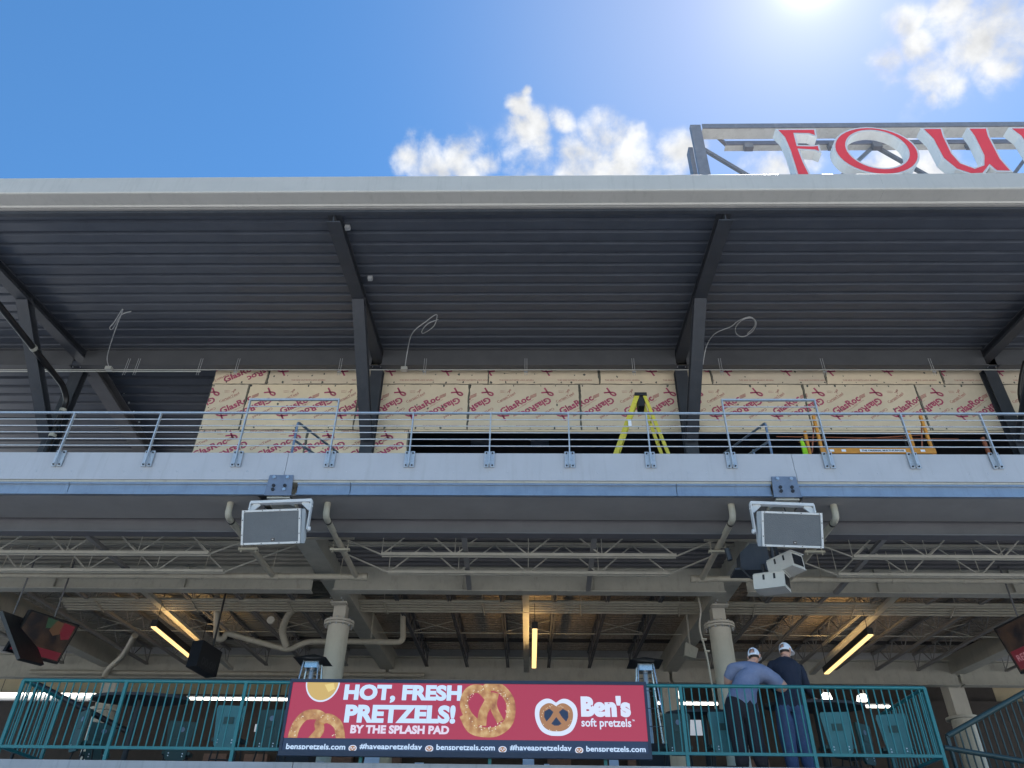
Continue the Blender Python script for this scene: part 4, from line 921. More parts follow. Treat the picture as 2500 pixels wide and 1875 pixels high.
def words_fit(body, x0p, x1p, ytop, ybot, m, lay=3, bold=.03, shear=0., clipz=None, yref=None):
    (a, zt1), (b, zb1) = bpx(x0p, ytop), bpx(x1p, ybot)
    zt1 = bpx((x0p + x1p) / 2, ytop)[1]; zb1 = bpx((x0p + x1p) / 2, ybot)[1]
    mb = MB(); text_into(mb, body, .2, facing(((a + b) / 2, BY - .002 - lay * .0015, (zt1 + zb1) / 2)), width=b - a, height=zt1 - zb1, bold=bold * .2, shear=shear, res=4, spacing=1.02)
    if clipz:
        bm = bmesh.new(); V = [bm.verts.new(v) for v in mb.v]
        for q in mb.f:
            try: bm.faces.new([V[i] for i in q])
            except ValueError: pass
        bmesh.ops.bisect_plane(bm, geom=bm.verts[:] + bm.edges[:] + bm.faces[:], plane_co=(0, 0, clipz), plane_no=(0, 0, -1), clear_outer=True); bm.verts.index_update()
        mb = MB(); mb._add([v.co.copy() for v in bm.verts], [tuple(v.index for v in q.verts) for q in bm.faces]); bm.free()
    o = mb.build('lettering', m, ab); o['label'] = 'lettering'; return o
words_fit('HOT, FRESH', 843, 1126, 1672, 1717, 'led_blue_white', bold=.055); words_fit('PRETZELS!', 845, 1111, 1721, 1766, 'led_blue_white', bold=.055)
words_fit('BY THE SPLASH PAD', 857, 1096, 1771, 1792, 'led_pink_white', bold=.05)
words_fit("Ben's", 1417, 1541, 1699, 1751, 'badge_white', bold=.07); words_fit('soft pretzels', 1419, 1542, 1754, 1781, 'badge_white', bold=.022)
words_fit('TM', 1543, 1549, 1757, 1761, 'badge_white', bold=.03)
for body, a, b, ya, yb in (('benspretzels.com', 700, 842, 1816, 1834), ('#haveapretzelday', 879, 1030, 1816, 1834), ('benspretzels.com', 1066, 1208, 1818, 1836), ('#haveapretzelday', 1245, 1396, 1819, 1837), ('benspretzels.com', 1431, 1577, 1822, 1840)):
    words_fit(body, a, b, ya, yb, 'led_blue_white', bold=.022, clipz=bpx((a + b) / 2, yb - 4)[1])
def ring(c, rx, rz, w, n=26, a0=0, a1=2 * math.pi):
    out = MB(); P = [(c[0] + rx * math.cos(a0 + (a1 - a0) * i / n), c[1] + rz * math.sin(a0 + (a1 - a0) * i / n)) for i in range(n + 1)]; return P
def strip(P, w, m, lay, name='pretzel_strand', clip=None):
    P = spline([(p[0], 0, p[1]) for p in P], 6); k = len(P); mb = MB(); vv = []
    for i in range(k):
        t = (P[min(i+1, k-1)] - P[max(i-1, 0)]).normalized(); nn = Vector((-t.z, 0, t.x)); ww = (w[min(len(w) - 1, int(i / k * len(w)))] if isinstance(w, (list, tuple)) else w)
        for s in (1, -1): vv.append((P[i].x + nn.x * ww * s, BY - .002 - lay * .0015, P[i].z + nn.z * ww * s))
    if clip: vv = [(min(max(v[0], clip[0]), clip[1]), v[1], min(max(v[2], clip[2]), clip[3])) for v in vv]
    return mb.mesh(vv, [(2*i, 2*i+1, 2*i+3, 2*i+2) for i in range(k - 1)]).build(name, m, ab)
cl = (sx0, sx1, zn + .001, sz1 - .001)
def B_(pts): return [bpx(*p) for p in pts]
strip(B_([(1210, 1692), (1230, 1730), (1228, 1765)][0:1] + [(1205, 1725), (1222, 1762)]), .052, 'led_pretzel', 4)
strip(B_([(1168, 1772), (1142, 1745), (1133, 1715), (1145, 1688), (1170, 1682), (1190, 1700)]), .062, 'led_pretzel', 5, clip=cl)
strip(B_([(1176, 1772), (1180, 1740), (1194, 1710), (1186, 1685), (1200, 1676), (1225, 1684), (1246, 1715), (1243, 1760), (1215, 1785), (1180, 1788), (1150, 1778), (1132, 1745)]), .066, 'led_pretzel', 6, clip=cl)
strip(B_([(712, 1812), (722, 1775), (745, 1748), (775, 1745), (790, 1755)]), .068, 'led_pretzel', 4, clip=cl)
strip(B_([(758, 1812), (780, 1785), (780, 1765), (800, 1754), (825, 1770), (832, 1808)]), .066, 'led_pretzel', 5, clip=cl)
rs = random.Random(3); mb = MB()
for (cx, cy_, r_, q) in ((1190, 1730, 55, 70), (770, 1780, 60, 40)):
    for i in range(q):
        a = rs.uniform(0, 6.28); rr = r_ * rs.uniform(.82, 1.02); X_, Z_ = bpx(cx + rr * math.cos(a), cy_ + rr * math.sin(a) * (1 if cx > 1000 else .6)); s = rs.uniform(.004, .008)
        if cl[0] < X_ < cl[1] and cl[2] + .02 < Z_ < cl[3] - .02: mb.mesh([(X_ - s, BY - .015, Z_ - s), (X_ + s, BY - .015, Z_ - s), (X_ + s, BY - .015, Z_ + s), (X_ - s, BY - .015, Z_ + s)], [(0, 1, 2, 3)])
o = mb.build('salt_grains', 'led_salt', ab); o['kind'] = 'stuff'
cxp, czp = bpx(789, 1665); flat('dip_cup', 'badge_white', [(cxp + .255 * math.cos(a), czp + .285 * math.sin(a)) for a in [math.pi + math.pi * i / 24 for i in range(25)]], 3)
flat('dip_fill', 'led_mustard', [(cxp + .235 * math.cos(a), czp + .262 * math.sin(a)) for a in [math.pi + math.pi * i / 24 for i in range(25)]], 4); flat('dip_shine', 'led_mustard_light', B_([(793, 1672), (815, 1668), (818, 1682), (802, 1690)]), 5)
# plain pretzel badge
bc = bpx(1360, 1735)
def badge(cx, cz_, s, par=ab, small=False):
    out = [(cx + s * 1.0 * math.cos(a), cz_ + s * .78 * math.sin(a) * (1 + .06 * math.cos(2 * a))) for a in [2 * math.pi * i / 30 for i in range(30)]]
    flat('badge', 'badge_white', out, 3)
    flat('badge_pretzel', 'led_brown', [(cx + s * .78 * math.cos(a), cz_ + s * .56 * math.sin(a)) for a in [2 * math.pi * i / 30 for i in range(30)]], 4)
    for dx, dz, k in ((-.36, .08, .2), (.36, .08, .2), (0, -.24, .17)):
        flat('badge_hole', 'badge_white' if small else 'led_navy', [(cx + s * (dx + k * math.cos(a)), cz_ + s * (dz + k * .8 * math.sin(a))) for a in [2 * math.pi * i / 14 for i in range(14)]], 5)
bx_, bz_ = bpx(1358, 1752)
heart = [(0, .62), (.3, .78), (.62, .74), (.92, .50), (1.0, .15), (.92, -.22), (.7, -.55), (.35, -.72), (0, -.75)]; heart = heart + [(-a, b) for a, b in heart[-2:0:-1]]
hs = [tuple(q) for q in ((p.x, p.z) for p in spline([(a, 0, b) for a, b in heart + heart[:1]], 4)[:-1])]
flat('badge', 'badge_white', [(bx_ + a * .31, bz_ + b * .33) for a, b in hs], 3); flat('badge_pretzel', 'led_brown', [(bx_ + a * .245, bz_ + b * .25) for a, b in hs], 4)
for pts in ([(-.70, .32), (-.40, .48), (-.16, .30), (-.34, .02), (-.58, -.22), (-.72, .02)], [(.70, .32), (.40, .48), (.16, .30), (.34, .02), (.58, -.22), (.72, .02)], [(0, .02), (.30, -.34), (.12, -.44), (-.12, -.44), (-.30, -.34)]):
    flat('badge_hole', 'led_navy', [(bx_ + a * .245, bz_ + b * .25) for a, b in pts], 5)
mb = MB()
for i in range(26):
    a = rs.uniform(0, 6.28); X_, Z_ = bx_ + .215 * math.cos(a), bz_ + (.16 + .03 * rs.random()) * math.sin(a) - .01; s_ = .006; mb.mesh([(X_ - s_, BY - .012, Z_), (X_, BY - .012, Z_ - s_ * 1.3), (X_ + s_, BY - .012, Z_), (X_, BY - .012, Z_ + s_ * 1.3)], [(0, 1, 2, 3)])
mb.build('salt_grains', 'led_salt', ab)['kind'] = 'stuff'
for p in ((861, 1827), (1048, 1828), (1227, 1830), (1414, 1832)): badge(*bpx(*p), .058, small=True)

# ================================================================== patio heaters, tables, seats
def heater(x, Y, lab):
    t = thing('patio_heater', lab, 'heater', (x, Y, 3.555), 'pyramid patio heaters'); z = 3.555
    MB().mesh([(x-.31,Y-.31,z+2.22),(x+.31,Y-.31,z+2.22),(x+.31,Y+.31,z+2.22),(x-.31,Y+.31,z+2.22),(x,Y,z+2.36)], [(3,2,1,0),(0,1,4),(1,2,4),(2,3,4),(3,0,4)]).build('hood', 'black', t)
    bx('base', 'black', t, x-.26, x+.26, Y-.26, Y+.26, z, z+.8)
    for sx in (-1, 1):
        for sy in (-1, 1): MB().tube([(x + sx*.26, Y + sy*.26, z+.8), (x + sx*.14, Y + sy*.14, z+2.2)], .017, 6).build('corner_bar', 'heater_steel', t)
    MB().tube([(x, Y, z+.8), (x, Y, z+2.1)], .05, 10).build('glass_tube', 'glass_tube', t)
    for k in range(4):
        u = .2 + k * .22; r = .26 - .12 * u; zz = z + .8 + 1.4 * u
        MB().tube([(x-r,Y-r,zz),(x+r,Y-r,zz)], .007, 5).build('guard_bar', 'heater_steel', t); MB().tube([(x-r,Y+r,zz),(x+r,Y+r,zz)], .007, 5).build('guard_bar', 'heater_steel', t)
    bx('burner', 'heater_steel', t, x-.12, x+.12, Y-.12, Y+.12, z+2.08, z+2.2)
q = at(765, 1612, 14.9); heater(q.x, 14.9, 'black pyramid patio heater beside the left round column')
q = at(1573, 1612, 14.9); heater(q.x, 14.9, 'black pyramid patio heater at the right end of the advertising board')
def table(x, Y, r, z, lab):
    t = thing('bar_table', lab, 'table', (x, Y, 3.555), 'oval bar-height tables')
    tt = MB().tube([(0, 0, z - .045), (0, 0, z)], 1.0, 40); tt.v = [Vector((x + v.x * r, Y + v.y * r * .48, v.z)) for v in tt.v]; tt.build('table_top', 'black', t); MB().tube([(x, Y, 3.58), (x, Y, z - .036)], .045, 10).build('pedestal', 'black', t); MB().tube([(x, Y, 3.556), (x, Y, 3.585)], .3, 20).build('base', 'black', t)
q = at(338, 1712, 13.0); table(q.x, 13.05, .80, 4.66, 'oval black bar table behind the railing left of the advertising board')
TX = at(1990, 1716, 13.05).x; table(TX, 13.1, .80, 4.655, 'oval black bar table the two men lean over')
q = at(1720, 1722, 13.4); table(q.x, 13.6, .62, 4.63, 'oval black bar table between the right heater and the man in blue')
def seat(x, Y, rz, m, lab, s=1.):
    t = thing('bar_chair', lab, 'chair', (x, Y, 3.555), 'tall bar chairs behind the green railing')
    parts = []
    back = [(-.22, .88), (-.205, .93), (.205, .93), (.22, .88), (.16, .36), (.12, .32), (-.12, .32), (-.16, .36)]
    mb = MB().prism(back, (0, .0, 0), (1, 0, 0), (0, 0, 1), (0, .035, 0)); p = mb.build('backrest', m); parts.append(p)
    MB().box(-.075, .075, -.012, -.001, .66, .76).build('handle_recess', 'seat_dark', p)
    if m == 'seat_dark': MB().disc((.02, -.001, .80), (0, -1, 0), .04, .004, 16).build('sticker', 'plate_blue', p)
    for sx in (-.11, .11):
        for z in (.39, .43): MB().disc((sx, -.001, z), (0, -1, 0), .010, .006, 8).build('rivet', 'bolt', p)
    parts.append(MB().prism([(-.22, .0), (.22, .0), (.24, .42), (-.24, .42)], (0, .05, .42), (1, 0, 0), (0, 1, .08), (0, 0, .05)).build('seat', 'seat_dark'))
    for sx in (-1, 1):
        for sy in (0, 1): parts.append(MB().tube([(sx * .17, .1 + sy * .28, .43), (sx * .20, .04 + sy * .42, .002)], .014, 6).build('leg', 'black'))
    for a, b in (((-.19, .06, .16), (.19, .06, .16)), ((-.19, .43, .16), (.19, .43, .16))): parts.append(MB().tube([a, b], .011, 6).build('foot_rest', 'black'))
    for p in parts: p.parent = t
    t.rotation_euler.z = rz
    return t
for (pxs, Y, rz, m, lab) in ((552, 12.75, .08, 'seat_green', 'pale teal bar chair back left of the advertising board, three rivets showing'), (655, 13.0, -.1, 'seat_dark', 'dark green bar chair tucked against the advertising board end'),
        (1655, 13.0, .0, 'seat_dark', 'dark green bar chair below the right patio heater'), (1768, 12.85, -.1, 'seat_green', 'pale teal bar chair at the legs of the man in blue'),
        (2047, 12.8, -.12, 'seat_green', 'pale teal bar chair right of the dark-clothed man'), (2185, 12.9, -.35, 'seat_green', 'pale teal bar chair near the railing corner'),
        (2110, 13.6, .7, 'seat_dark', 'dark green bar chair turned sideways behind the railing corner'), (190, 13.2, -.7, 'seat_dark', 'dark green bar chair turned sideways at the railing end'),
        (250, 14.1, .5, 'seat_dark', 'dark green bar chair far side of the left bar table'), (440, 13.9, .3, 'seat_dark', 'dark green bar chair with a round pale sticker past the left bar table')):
    q = at(pxs, 1790, Y); s_ = seat(q.x, Y, rz, m, lab)
# lit boards and small papers in the concourse
for (a, b, c_, d, lab) in ((620, 1768, 642, 1786, 'white notice board on the concourse pier behind the chairs'), (2024, 1746, 2038, 1764, 'white card standing on a chair back near the railing corner'), (1678, 1752, 1712, 1795, 'pale lit kiosk panel behind the right heater')):
    Y = 32.4 if c_ - a > 16 else 13.1; p0, p1 = at(a, d, Y), at(c_, b, Y); o = MB().box(p0.x, p1.x, Y, Y + .03, min(p0.z, p1.z), max(p0.z, p1.z)).build('notice_board', 'sign_lit' if Y > 20 else 'paper'); tag(o, lab, 'notice')
for i, p in enumerate((735, 775, 810, 905, 1022, 1080, 1290, 1335, 1420, 1500)):
    Y = 14.6 + (i % 3) * .5; q = at(p, 1858, Y); w = (.05, .12, .06, .16, .1)[i % 5]
    o = MB().mesh([(q.x - w, Y, 3.56), (q.x + w, Y, 3.56), (q.x + w * .8, Y + .1, 4.1), (q.x - w * .8, Y + .1, 4.1), (q.x - w, Y + .02, 3.56), (q.x + w, Y + .02, 3.56), (q.x + w * .8, Y + .12, 4.1), (q.x - w * .8, Y + .12, 4.1)], [(0,1,2,3),(7,6,5,4),(0,4,5,1),(1,5,6,2),(2,6,7,3),(3,7,4,0)]).build('menu_stand', 'paper')
    tag(o, 'white sloping menu stand on the deck under the advertising board', 'menu stand', 'white menu stands under the advertising board')

# ================================================================== ladder, scaffold and site things
def ladder():
    top = at(1563, 972, 16.0); x, z = top.x, top.z; zb = 9.9
    t = thing('step_ladder', 'yellow fibreglass step ladder standing open in front of the wall opening', 'ladder', (x, 16.0, zb))
    h = z - zb; sl_, sr = .66 / 1.62 * h, .42 / 1.62 * h
    for s in (-1, 1):
        w0, w1 = .16, .30
        MB().bar((x - .10, 16 + s * w0, z - .03), (x - sl_, 16 + s * w1, zb), .035, .115, (1, 0, 0)).build('front_rail', 'ladder_yellow', t)
        MB().bar((x + .08, 16 + s * w0, z - .03), (x + sr, 16 + s * w1, zb), .035, .08, (1, 0, 0)).build('rear_rail', 'ladder_yellow', t)
    n = 9
    for i in range(1, n):
        u = i / n; w = .16 + .14 * u; xx = x - .10 - (sl_ - .10) * u; zz = z - .03 - (h - .03) * u
        MB().box(xx - .05, xx + .05, 16 - w, 16 + w, zz - .015, zz + .015).build('step', 'ladder_yellow', t)
        if i % 2 == 0: xx = x + .08 + (sr - .08) * u; MB().tube([(xx, 16 - w, zz), (xx, 16 + w, zz)], .014, 6).build('rear_brace', 'ladder_yellow', t)
    bx('top_cap', 'black', t, x - .16, x + .14, 15.8, 16.2, z - .05, z + .04)
    bx('tray', 'black', t, x - .08, x + .07, 15.84, 16.16, z - .34, z - .06)
    p = at(1538, 1030, 15.68); bx('label_sticker', 'paper', t, p.x - .04, p.x + .04, 15.715, 15.72, p.z - .1, p.z + .1)
    MB().tube(arc((x, 16, z + .06), .04, 0, math.pi, 6, (1, 0, 0), (0, 0, 1)), .008, 5).build('hook', 'bolt', t)
ladder()
def scaffold():
    zb = 9.9; Y0, Y1 = 15.45, 16.15; xa_, xb_ = 6.78, 9.30; zp = 10.80
    t = thing('rolling_scaffold', 'orange rolling scaffold with a plank frame behind the guardrail', 'scaffold', (8, 15.8, zb))
    for x in (xa_, xb_):
        for Y in (Y0, Y1): MB().box(x - .03, x + .03, Y - .03, Y + .03, zb + .1, 11.74).build('post', 'scaffold_orange', t)
        for z in (10.2, 10.55): MB().tube([(x, Y0, z), (x, Y1, z)], .016, 6).build('rung', 'scaffold_orange', t)
        for Y in (Y0, Y1): MB().tube([(x - .03, Y, zb + .05), (x + .03, Y, zb + .05)], .05, 10).build('caster', 'black', t)
        MB().bar((x - .22, Y0 + .05, 10.75), (x - .02, Y0 + .05, 11.5), .02, .03).build('brace', 'copper', t)
    MB().box(xa_ - .05, xb_ + .05, Y0 - .05, Y0 - .02, zp - .12, zp + .02).build('side_rail', 'scaffold_orange', t); MB().box(xa_, xb_, Y1 + .02, Y1 + .05, zp - .1, zp + .02).build('side_rail', 'scaffold_orange', t)
    MB().box(xa_, xb_, Y0, Y1, zp - .02, zp + .01).build('platform', 'brown_wall', t)
    p = bx('label_plate', 'paper', t, 7.62, 8.66, Y0 - .056, Y0 - .052, zp - .085, zp - .015)
    mb = MB(); text_into(mb, 'THE ORIGINAL MULTI-PURPOSE', .05, facing((8.14, Y0 - .059, zp - .05)), width=.96, height=.042, bold=.002); mb.build('label_text', 'black', p)
    for x in (6.98, 7.25, 9.05): bx('sticker', 'paper', t, x - .05, x + .05, Y0 - .056, Y0 - .052, zp - .08, zp - .02)
scaffold()
q = at(1966, 1100, 16.4); t = thing('safety_vest', 'bright yellow-green safety vest hanging by the scaffold end', 'vest', (q.x, 16.4, q.z - .3))
MB().prism([(-.05, .32), (.0, .34), (.12, -.25), (-.06, -.3)], (q.x, 16.4, q.z), (1, 0, 0), (0, 0, 1), (0, .06, 0)).build('vest_front', 'hivis', t); MB().tube([(q.x, 16.43, 9.9), (q.x, 16.43, q.z + .36)], .018, 6).build('stand', 'board', t)
for i, (a, b, lab) in enumerate(((((1895, 1066)), (2340, 1072), 'thin copper pipe lying across the dark opening, upper one'), ((1950, 1080), (2250, 1062), 'thin copper pipe slanting across the dark opening'))):
    p0, p1 = at(*a, 18.3), at(*b, 18.3); t = thing('copper_pipe', lab, 'pipe', (p0.x, 18.3, 9.9), 'copper pipes propped in the opening'); MB().tube([p0, p1], .014, 6).build('pipe', 'copper', t)
    for u in (.15, .85): p = p0.lerp(p1, u); MB().tube([(p.x, 18.3, 9.9), (p.x, 18.3, p.z)], .02, 5).build('trestle_leg', 'black', t)
q = at(2405, 1085, 17.5); o = thing('traffic_delineator', 'orange upright delineator post past the scaffold', 'post', (q.x, 17.5, 9.9)); MB().tube([(q.x, 17.5, 9.9), (q.x, 17.5, q.z + .2)], .05, 10).build('post', 'copper', o); MB().tube([(q.x, 17.5, 9.9), (q.x, 17.5, 9.96)], .2, 12).build('base', 'black', o)
q = at(1245, 1068, 22); t = thing('ceiling_fixture', 'dim long fixture with two arms inside the dark opening', 'lamp', tuple(q)); bx('body', 'girder_dark', t, q.x - .5, q.x + .5, 21.9, 22.2, q.z - .05, q.z + .08)
for s in (-1, 1): bx('end_lens', 'plate_blue', t, q.x + s * 1.0 - .3, q.x + s * 1.0 + .3, 21.9, 22.1, q.z - .3, q.z - .18); MB().tube([(q.x + s * .8, 22, q.z - .18), (q.x + s * .45, 22, q.z)], .02, 5).build('arm', 'cable', t)
MB().tube([(q.x, 22.05, q.z + .08), (q.x, 22.05, 15.1)], .02, 5).build('stem', 'black', t)
for dx in (1151, 1158):
    q = at(dx, 1066, 23.8); o = MB().disc(q, (0, -1, 0), .03, .1, 8).build('indicator_lamp', 'lamp_white'); tag(o, 'tiny white indicator lamp glowing in the dark opening', 'lamp', 'indicator lamps in the dark opening')

# ================================================================== people
def skin_body(name, verts, edges, mats, assign, root, parent):
    me = bpy.data.meshes.new(name); me.from_pydata([v[0] for v in verts], edges, []); o = bpy.data.objects.new(name, me); COL.objects.link(o)
    md = o.modifiers.new('skin', 'SKIN'); md.use_smooth_shade = True; md.branch_smoothing = .6
    for i, v in enumerate(verts):
        sv = me.skin_vertices[0].data[i]; sv.radius = v[1] if isinstance(v[1], tuple) else (v[1], v[1]); sv.use_root = (i == root)
    sb = o.modifiers.new('sub', 'SUBSURF'); sb.levels = 2; sb.render_levels = 2
    dg = bpy.context.evaluated_depsgraph_get(); ev = o.evaluated_get(dg); m2 = bpy.data.meshes.new_from_object(ev)
    COL.objects.unlink(o); bpy.data.objects.remove(o); bpy.data.meshes.remove(me)
    m2.name = name; m2.materials.clear()
    for k in mats: m2.materials.append(MATS[k])
    for p in m2.polygons: p.material_index = assign(p.center); p.use_smooth = True
    n = bpy.data.objects.new(name, m2); COL.objects.link(n)
    if parent is not None: n.parent = parent
    return n
def head_mesh(c, face, up, s=1.):        # head with brow, nose, ears, chin; face = looking direction
    fwd = Vector(face).normalized(); up = (Vector(up) - fwd * Vector(up).dot(fwd)).normalized(); rt = fwd.cross(up)
    mb = MB(); n, k = 20, 14; vv = []
    for i in range(k + 1):
        ph = math.pi * i / k
        for j in range(n):
            a = 2 * math.pi * j / n; x, y, z = math.sin(ph) * math.cos(a), math.sin(ph) * math.sin(a), math.cos(ph)
            X_, Y_, Z_ = x * .078, y * .098, z * .118
            if z < 0: X_ *= 1 + .30 * z; Y_ = Y_ * (1 + .15 * z) + (.012 * -z if y > 0 else -.02 * z * 0)
            if y > .75 and abs(x) < .3 and -.35 < z < .12: Y_ += .022 * (1 - abs(x) / .3)       # nose
            if y > .6 and .1 < z < .3 and .15 < abs(x) < .55: Y_ -= .010                        # eye sockets
            vv.append(Vector(c) + (rt * X_ + fwd * Y_ + up * Z_) * s)
    ff = [(i*n+j, i*n+(j+1) % n, (i+1)*n+(j+1) % n, (i+1)*n+j) for i in range(k) for j in range(n)]
    mb.sm = True; mb.mesh(vv, ff)
    for sd in (-1, 1):
        e = Vector(c) + rt * sd * .082 * s - up * .008 * s - fwd * .01 * s
        mb.tube([e - up * .032 * s, e - up * .01 * s + rt * sd * .012 * s, e + up * .012 * s + rt * sd * .014 * s, e + up * .034 * s + rt * sd * .004], [.008, .015, .018, .009], 8)
    return mb, fwd, up, rt
def cap_on(c, fwd, up, rt, parent, s=1.):
    mb = MB(); mb.sm = True; n, k = 24, 8; vv = []; keep = []
    for i in range(k + 1):
        ph = math.pi * .57 * i / k
        for j in range(n):
            a = 2 * math.pi * j / n; vv.append(Vector(c) + (rt * math.cos(a) * math.sin(ph) * .092 + fwd * math.sin(a) * math.sin(ph) * .113 + up * (math.cos(ph) * .122 + .018)) * s)
    for i in range(k):
        for j in range(n):
            a = 2 * math.pi * (j + .5) / n; back = math.cos(a + math.pi / 2)     # 1 at the back of the head
            if back > .86 and 4 <= i < 7: continue                                # adjuster gap above the strap
            mb.f.append((i*n+j, i*n+(j+1) % n, (i+1)*n+(j+1) % n, (i+1)*n+j)); mb.m.append(0); mb.smooth.append(True)
    mb.v = vv; o = mb.build('cap', 'cap_white', parent)
    md = o.modifiers.new('thick', 'SOLIDIFY'); md.thickness = .006
    b = MB(); arcp = [(.085 * math.cos(a), .095 + .085 * math.sin(a)) for a in [math.pi * i / 12 for i in range(13)]]
    top = [Vector(c) + (rt * x + fwd * y + up * (.018 - (y - .095) * .25 - x * x * 1.6)) * s for x, y in arcp]; base = [Vector(c) + (rt * x + fwd * (.085 if abs(x) < .05 else .05) + up * .022) * s for x, y in arcp]
    b.mesh(top + base, [(i, i + 1, 13 + i + 1, 13 + i) for i in range(12)]); o2 = b.build('brim', 'cap_white', o); md = o2.modifiers.new('thick', 'SOLIDIFY'); md.thickness = .005
    return o
def hand(mb, wrist, d, nrm, side, s=1., curl=.5):
    """palm with four fingers and a thumb; d towards fingertips, nrm out of the back of the hand"""
    d = Vector(d).normalized(); nrm = (Vector(nrm) - d * Vector(nrm).dot(d)).normalized(); w = d.cross(nrm).normalized() * side; W = Vector(wrist)
    mb.tube([W, W + d * .05 * s, W + d * .095 * s], [.028 * s, .040 * s, .036 * s], 10)
    for i, (o, L) in enumerate(((-.030, .066), (-.010, .078), (.011, .073), (.030, .058))):
        b = W + d * .085 * s + w * o * s; d1 = (d - nrm * curl * .5).normalized(); d2 = (d - nrm * curl * 1.3).normalized()
        mb.tube([b, b + d1 * L * .5 * s, b + d1 * L * .5 * s + d2 * L * .5 * s], [.0095 * s, .0088 * s, .0065 * s], 7)
    b = W + d * .03 * s - w * .032 * s; dt_ = (d * .7 - w * .7 - nrm * .2).normalized()
    mb.tube([b, b + dt_ * .035 * s, b + (dt_ + d * .5).normalized() * .065 * s], [.012 * s, .011 * s, .008 * s], 7)
def person(spec):
    t = thing('person', spec['label'], 'person', tuple(spec['feet']), None)
    J = {k: Vector(v) for k, v in spec['j'].items()}
    order = [('pelvis', (.20, .16)), ('waist', (.205, .16)), ('chest', (.225, .165)), ('upper', (.19, .13)), ('neck', (.064, .064)),
             ('shL', .105), ('elL', .070), ('wrL', .036), ('shR', .105), ('elR', .070), ('wrR', .036),
             ('hipL', (.135, .14)), ('knL', .100), ('anL', .070), ('toL', .048), ('hipR', (.135, .14)), ('knR', .100), ('anR', .070), ('toR', .048), ('crown', .05)]
    idx = {k: i for i, (k, _) in enumerate(order)}
    fat = spec.get('fat', 1.); torso = spec.get('torso', 1.); legs = spec.get('legfat', 1.)
    def rad(k, r):
        m = torso if k in ('pelvis', 'waist', 'chest', 'upper') else legs if k[:2] in ('hi', 'kn', 'an') else fat if k[:2] in ('sh', 'el') else 1
        return tuple(a * m for a in r) if isinstance(r, tuple) else r * m
    vt = [(J[k], rad(k, r)) for k, r in order]
    E = [('pelvis', 'waist'), ('waist', 'chest'), ('chest', 'upper'), ('upper', 'neck'), ('upper', 'shL'), ('shL', 'elL'), ('elL', 'wrL'), ('upper', 'shR'), ('shR', 'elR'), ('elR', 'wrR'),
         ('pelvis', 'hipL'), ('hipL', 'knL'), ('knL', 'anL'), ('anL', 'toL'), ('pelvis', 'hipR'), ('hipR', 'knR'), ('knR', 'anR'), ('anR', 'toR'), ('neck', 'crown')]
    def near(p, a, b):
        ab_ = b - a; u = max(0, min(1, (p - a).dot(ab_) / ab_.length_squared)); return (p - a - ab_ * u).length, u
    def assign(p):
        best = min(((near(p, J[a], J[b])[0] / (.6 if a in ('pelvis', 'waist', 'chest') else 1), a, b, near(p, J[a], J[b])[1]) for a, b in E))
        _, a, b, u = best
        if a in ('neck',) or (b == 'neck' and u > .75): return 2
        if (a[:2] == 'el') : return 2 if spec['sleeve'] == 'short' or u > .95 else 0
        if a[:2] == 'sh': return 2 if spec['sleeve'] == 'short' and u > .82 else 0
        if a[:3] in ('hip',) or b[:3] == 'hip' or a[:2] in ('kn',): return 1 if p.z < spec['hem'](p) else 0
        if a[:2] == 'an': return 3
        return 0 if p.z > spec['hem'](p) else 1
    body = skin_body('body', vt, [(idx[a], idx[b]) for a, b in E], [spec['top'], spec['legs'], 'skin', 'black'], assign, 0, None)
    # head and hands join the body surface
    hm, fwd, up, rt = head_mesh(J['head'], spec['look'], spec['headup'], 1.0)
    for sd, key in ((1, 'L'), (-1, 'R')):
        d = spec['hand' + key]; hand(hm, J['wr' + key], d[0], d[1], sd, 1.05, d[2])
    me = bpy.data.meshes.new('h'); me.from_pydata([tuple(v) for v in hm.v], [], hm.f)
    bm = bmesh.new(); bm.from_mesh(body.data); k0 = len(bm.faces); bm.from_mesh(me); bm.faces.ensure_lookup_table()
    for f in bm.faces[k0:]: f.material_index = 2; f.smooth = True
    off = Vector(spec['feet']); bmesh.ops.translate(bm, verts=bm.verts, vec=-off); bmesh.ops.recalc_face_normals(bm, faces=bm.faces); bm.to_mesh(body.data); bm.free(); bpy.data.meshes.remove(me)
    from mathutils import noise
    for v in body.data.vertices:
        w = v.co * 1.0; k = noise.noise(Vector((w.x * 7, w.y * 7, w.z * 13 + w.x * 9))) * .012 + noise.noise(Vector((w.x * 16, w.y * 16, w.z * 24))) * .006
        zz = v.co.z + spec['feet'][2]
        if zz < J['neck'].z - .06 and (v.co + Vector(spec['feet']) - J['wrR']).length > .22 and (v.co + Vector(spec['feet']) - J['wrL']).length > .22: v.co = v.co + v.normal * k
    body.parent = t
    cap_on(J['head'], fwd, up, rt, t, 1.04)
    hb_ = MB(); hb_.sm = True; n = 14
    hair = []
    for i in range(6):
        for j in range(n + 1):
            a = math.pi + math.pi * j / n; ph = R(78) + R(34) * i / 5
            hair.append(J['head'] + (rt * math.cos(a) * math.sin(ph) * .083 + fwd * math.sin(a) * math.sin(ph) * .104 + up * math.cos(ph) * .122))
    hb_.mesh(hair, [(i*(n+1)+j, i*(n+1)+j+1, (i+1)*(n+1)+j+1, (i+1)*(n+1)+j) for i in range(5) for j in range(n)]); hb_.build('hair', 'hair', t)
    return t
FZ = 3.556
def A_(x, y, Y): return at(x, y, Y)
pel = A_(1808, 1720, 12.44)
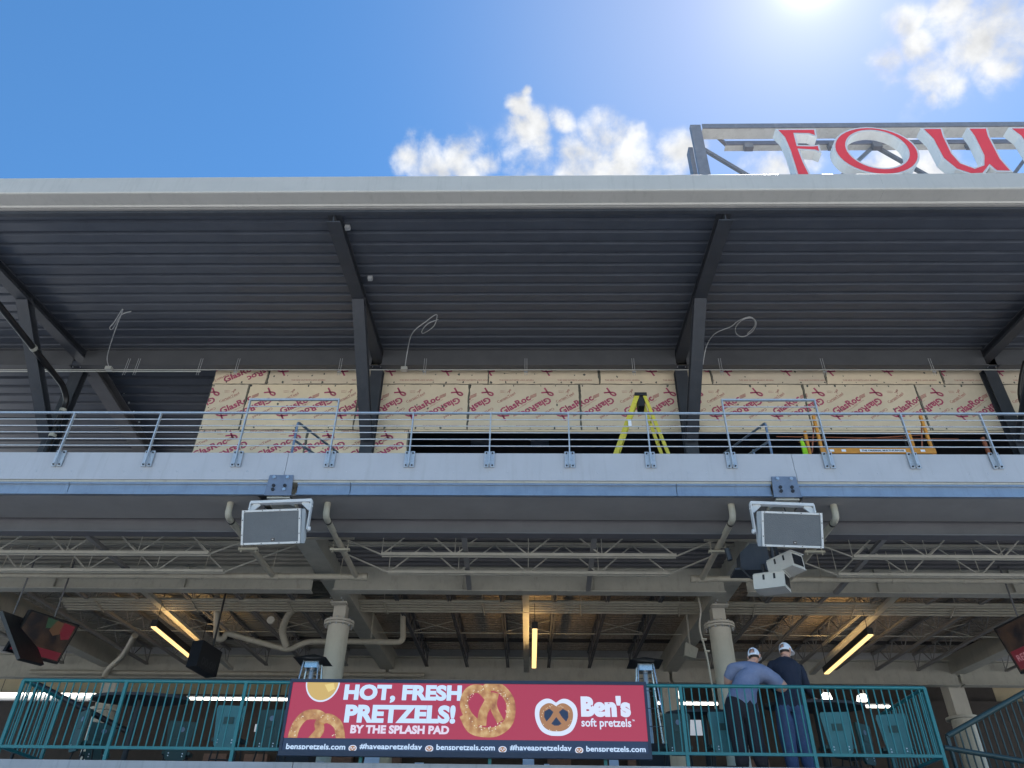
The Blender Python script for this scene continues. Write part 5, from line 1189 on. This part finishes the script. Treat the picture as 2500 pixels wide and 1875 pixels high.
person(dict(label='man in a blue-grey shirt and white cap leaning over the table', feet=(pel.x, 12.42, FZ), fat=1.5, torso=1.45, legfat=1.45, top='shirt', legs='pants_black', sleeve='short',
    hem=lambda p: pel.z + .02 - (p.x - pel.x) * .35, look=(.5, .85, -.12), headup=(.0, .1, 1),
    handL=((.6, .6, -.3), (-.2, .2, .9), .5), handR=((.75, .35, -.45), (.35, -.1, .8), .9),
    j=dict(pelvis=pel, waist=A_(1814, 1690, 12.46), chest=A_(1824, 1656, 12.58), upper=A_(1830, 1634, 12.68), neck=A_(1836, 1618, 12.78), crown=A_(1839, 1608, 12.82), head=A_(1841, 1603, 12.84),
        shL=A_(1790, 1632, 12.70), elL=A_(1776, 1664, 12.80), wrL=A_(1800, 1690, 13.0), shR=A_(1876, 1648, 12.62), elR=A_(1908, 1677, 12.70), wrR=A_(1936, 1692, 12.78),
        hipL=A_(1786, 1738, 12.44), knL=Vector((pel.x - .08, 12.50, FZ + .50)), anL=Vector((pel.x - .10, 12.44, FZ + .09)), toL=Vector((pel.x - .06, 12.64, FZ + .05)),
        hipR=A_(1832, 1742, 12.44), knR=Vector((pel.x + .14, 12.48, FZ + .50)), anR=Vector((pel.x + .18, 12.40, FZ + .09)), toR=Vector((pel.x + .24, 12.60, FZ + .05)))))
p2 = A_(1930, 1716, 12.78)
person(dict(label='man in a dark navy top and white cap looking down at the table', feet=(p2.x, 12.78, FZ), fat=1.2, torso=1.3, legfat=1.3, top='navy', legs='jeans', sleeve='long',
    hem=lambda p: p2.z - .06, look=(.75, .6, -.15), headup=(.0, .1, 1),
    handL=((.3, .8, -.3), (0, .2, .9), .5), handR=((.4, .8, -.3), (0, .2, .9), .5),
    j=dict(pelvis=p2, waist=A_(1928, 1685, 12.80), chest=A_(1923, 1648, 12.86), upper=A_(1919, 1620, 12.93), neck=A_(1917, 1606, 12.96), crown=A_(1917, 1596, 12.98), head=A_(1918, 1590, 12.99),
        shL=A_(1886, 1622, 12.98), elL=A_(1880, 1668, 13.02), wrL=A_(1905, 1702, 13.25), shR=A_(1947, 1626, 12.88), elR=A_(1966, 1674, 12.86), wrR=A_(1985, 1704, 13.1),
        hipL=A_(1915, 1732, 12.78), knL=Vector((p2.x - .13, 12.84, FZ + .52)), anL=Vector((p2.x - .14, 12.78, FZ + .09)), toL=Vector((p2.x - .10, 12.98, FZ + .05)),
        hipR=A_(1944, 1732, 12.78), knR=Vector((p2.x + .10, 12.86, FZ + .52)), anR=Vector((p2.x + .12, 12.80, FZ + .09)), toR=Vector((p2.x + .17, 13.0, FZ + .05)))))
bpy.context.view_layer.update()
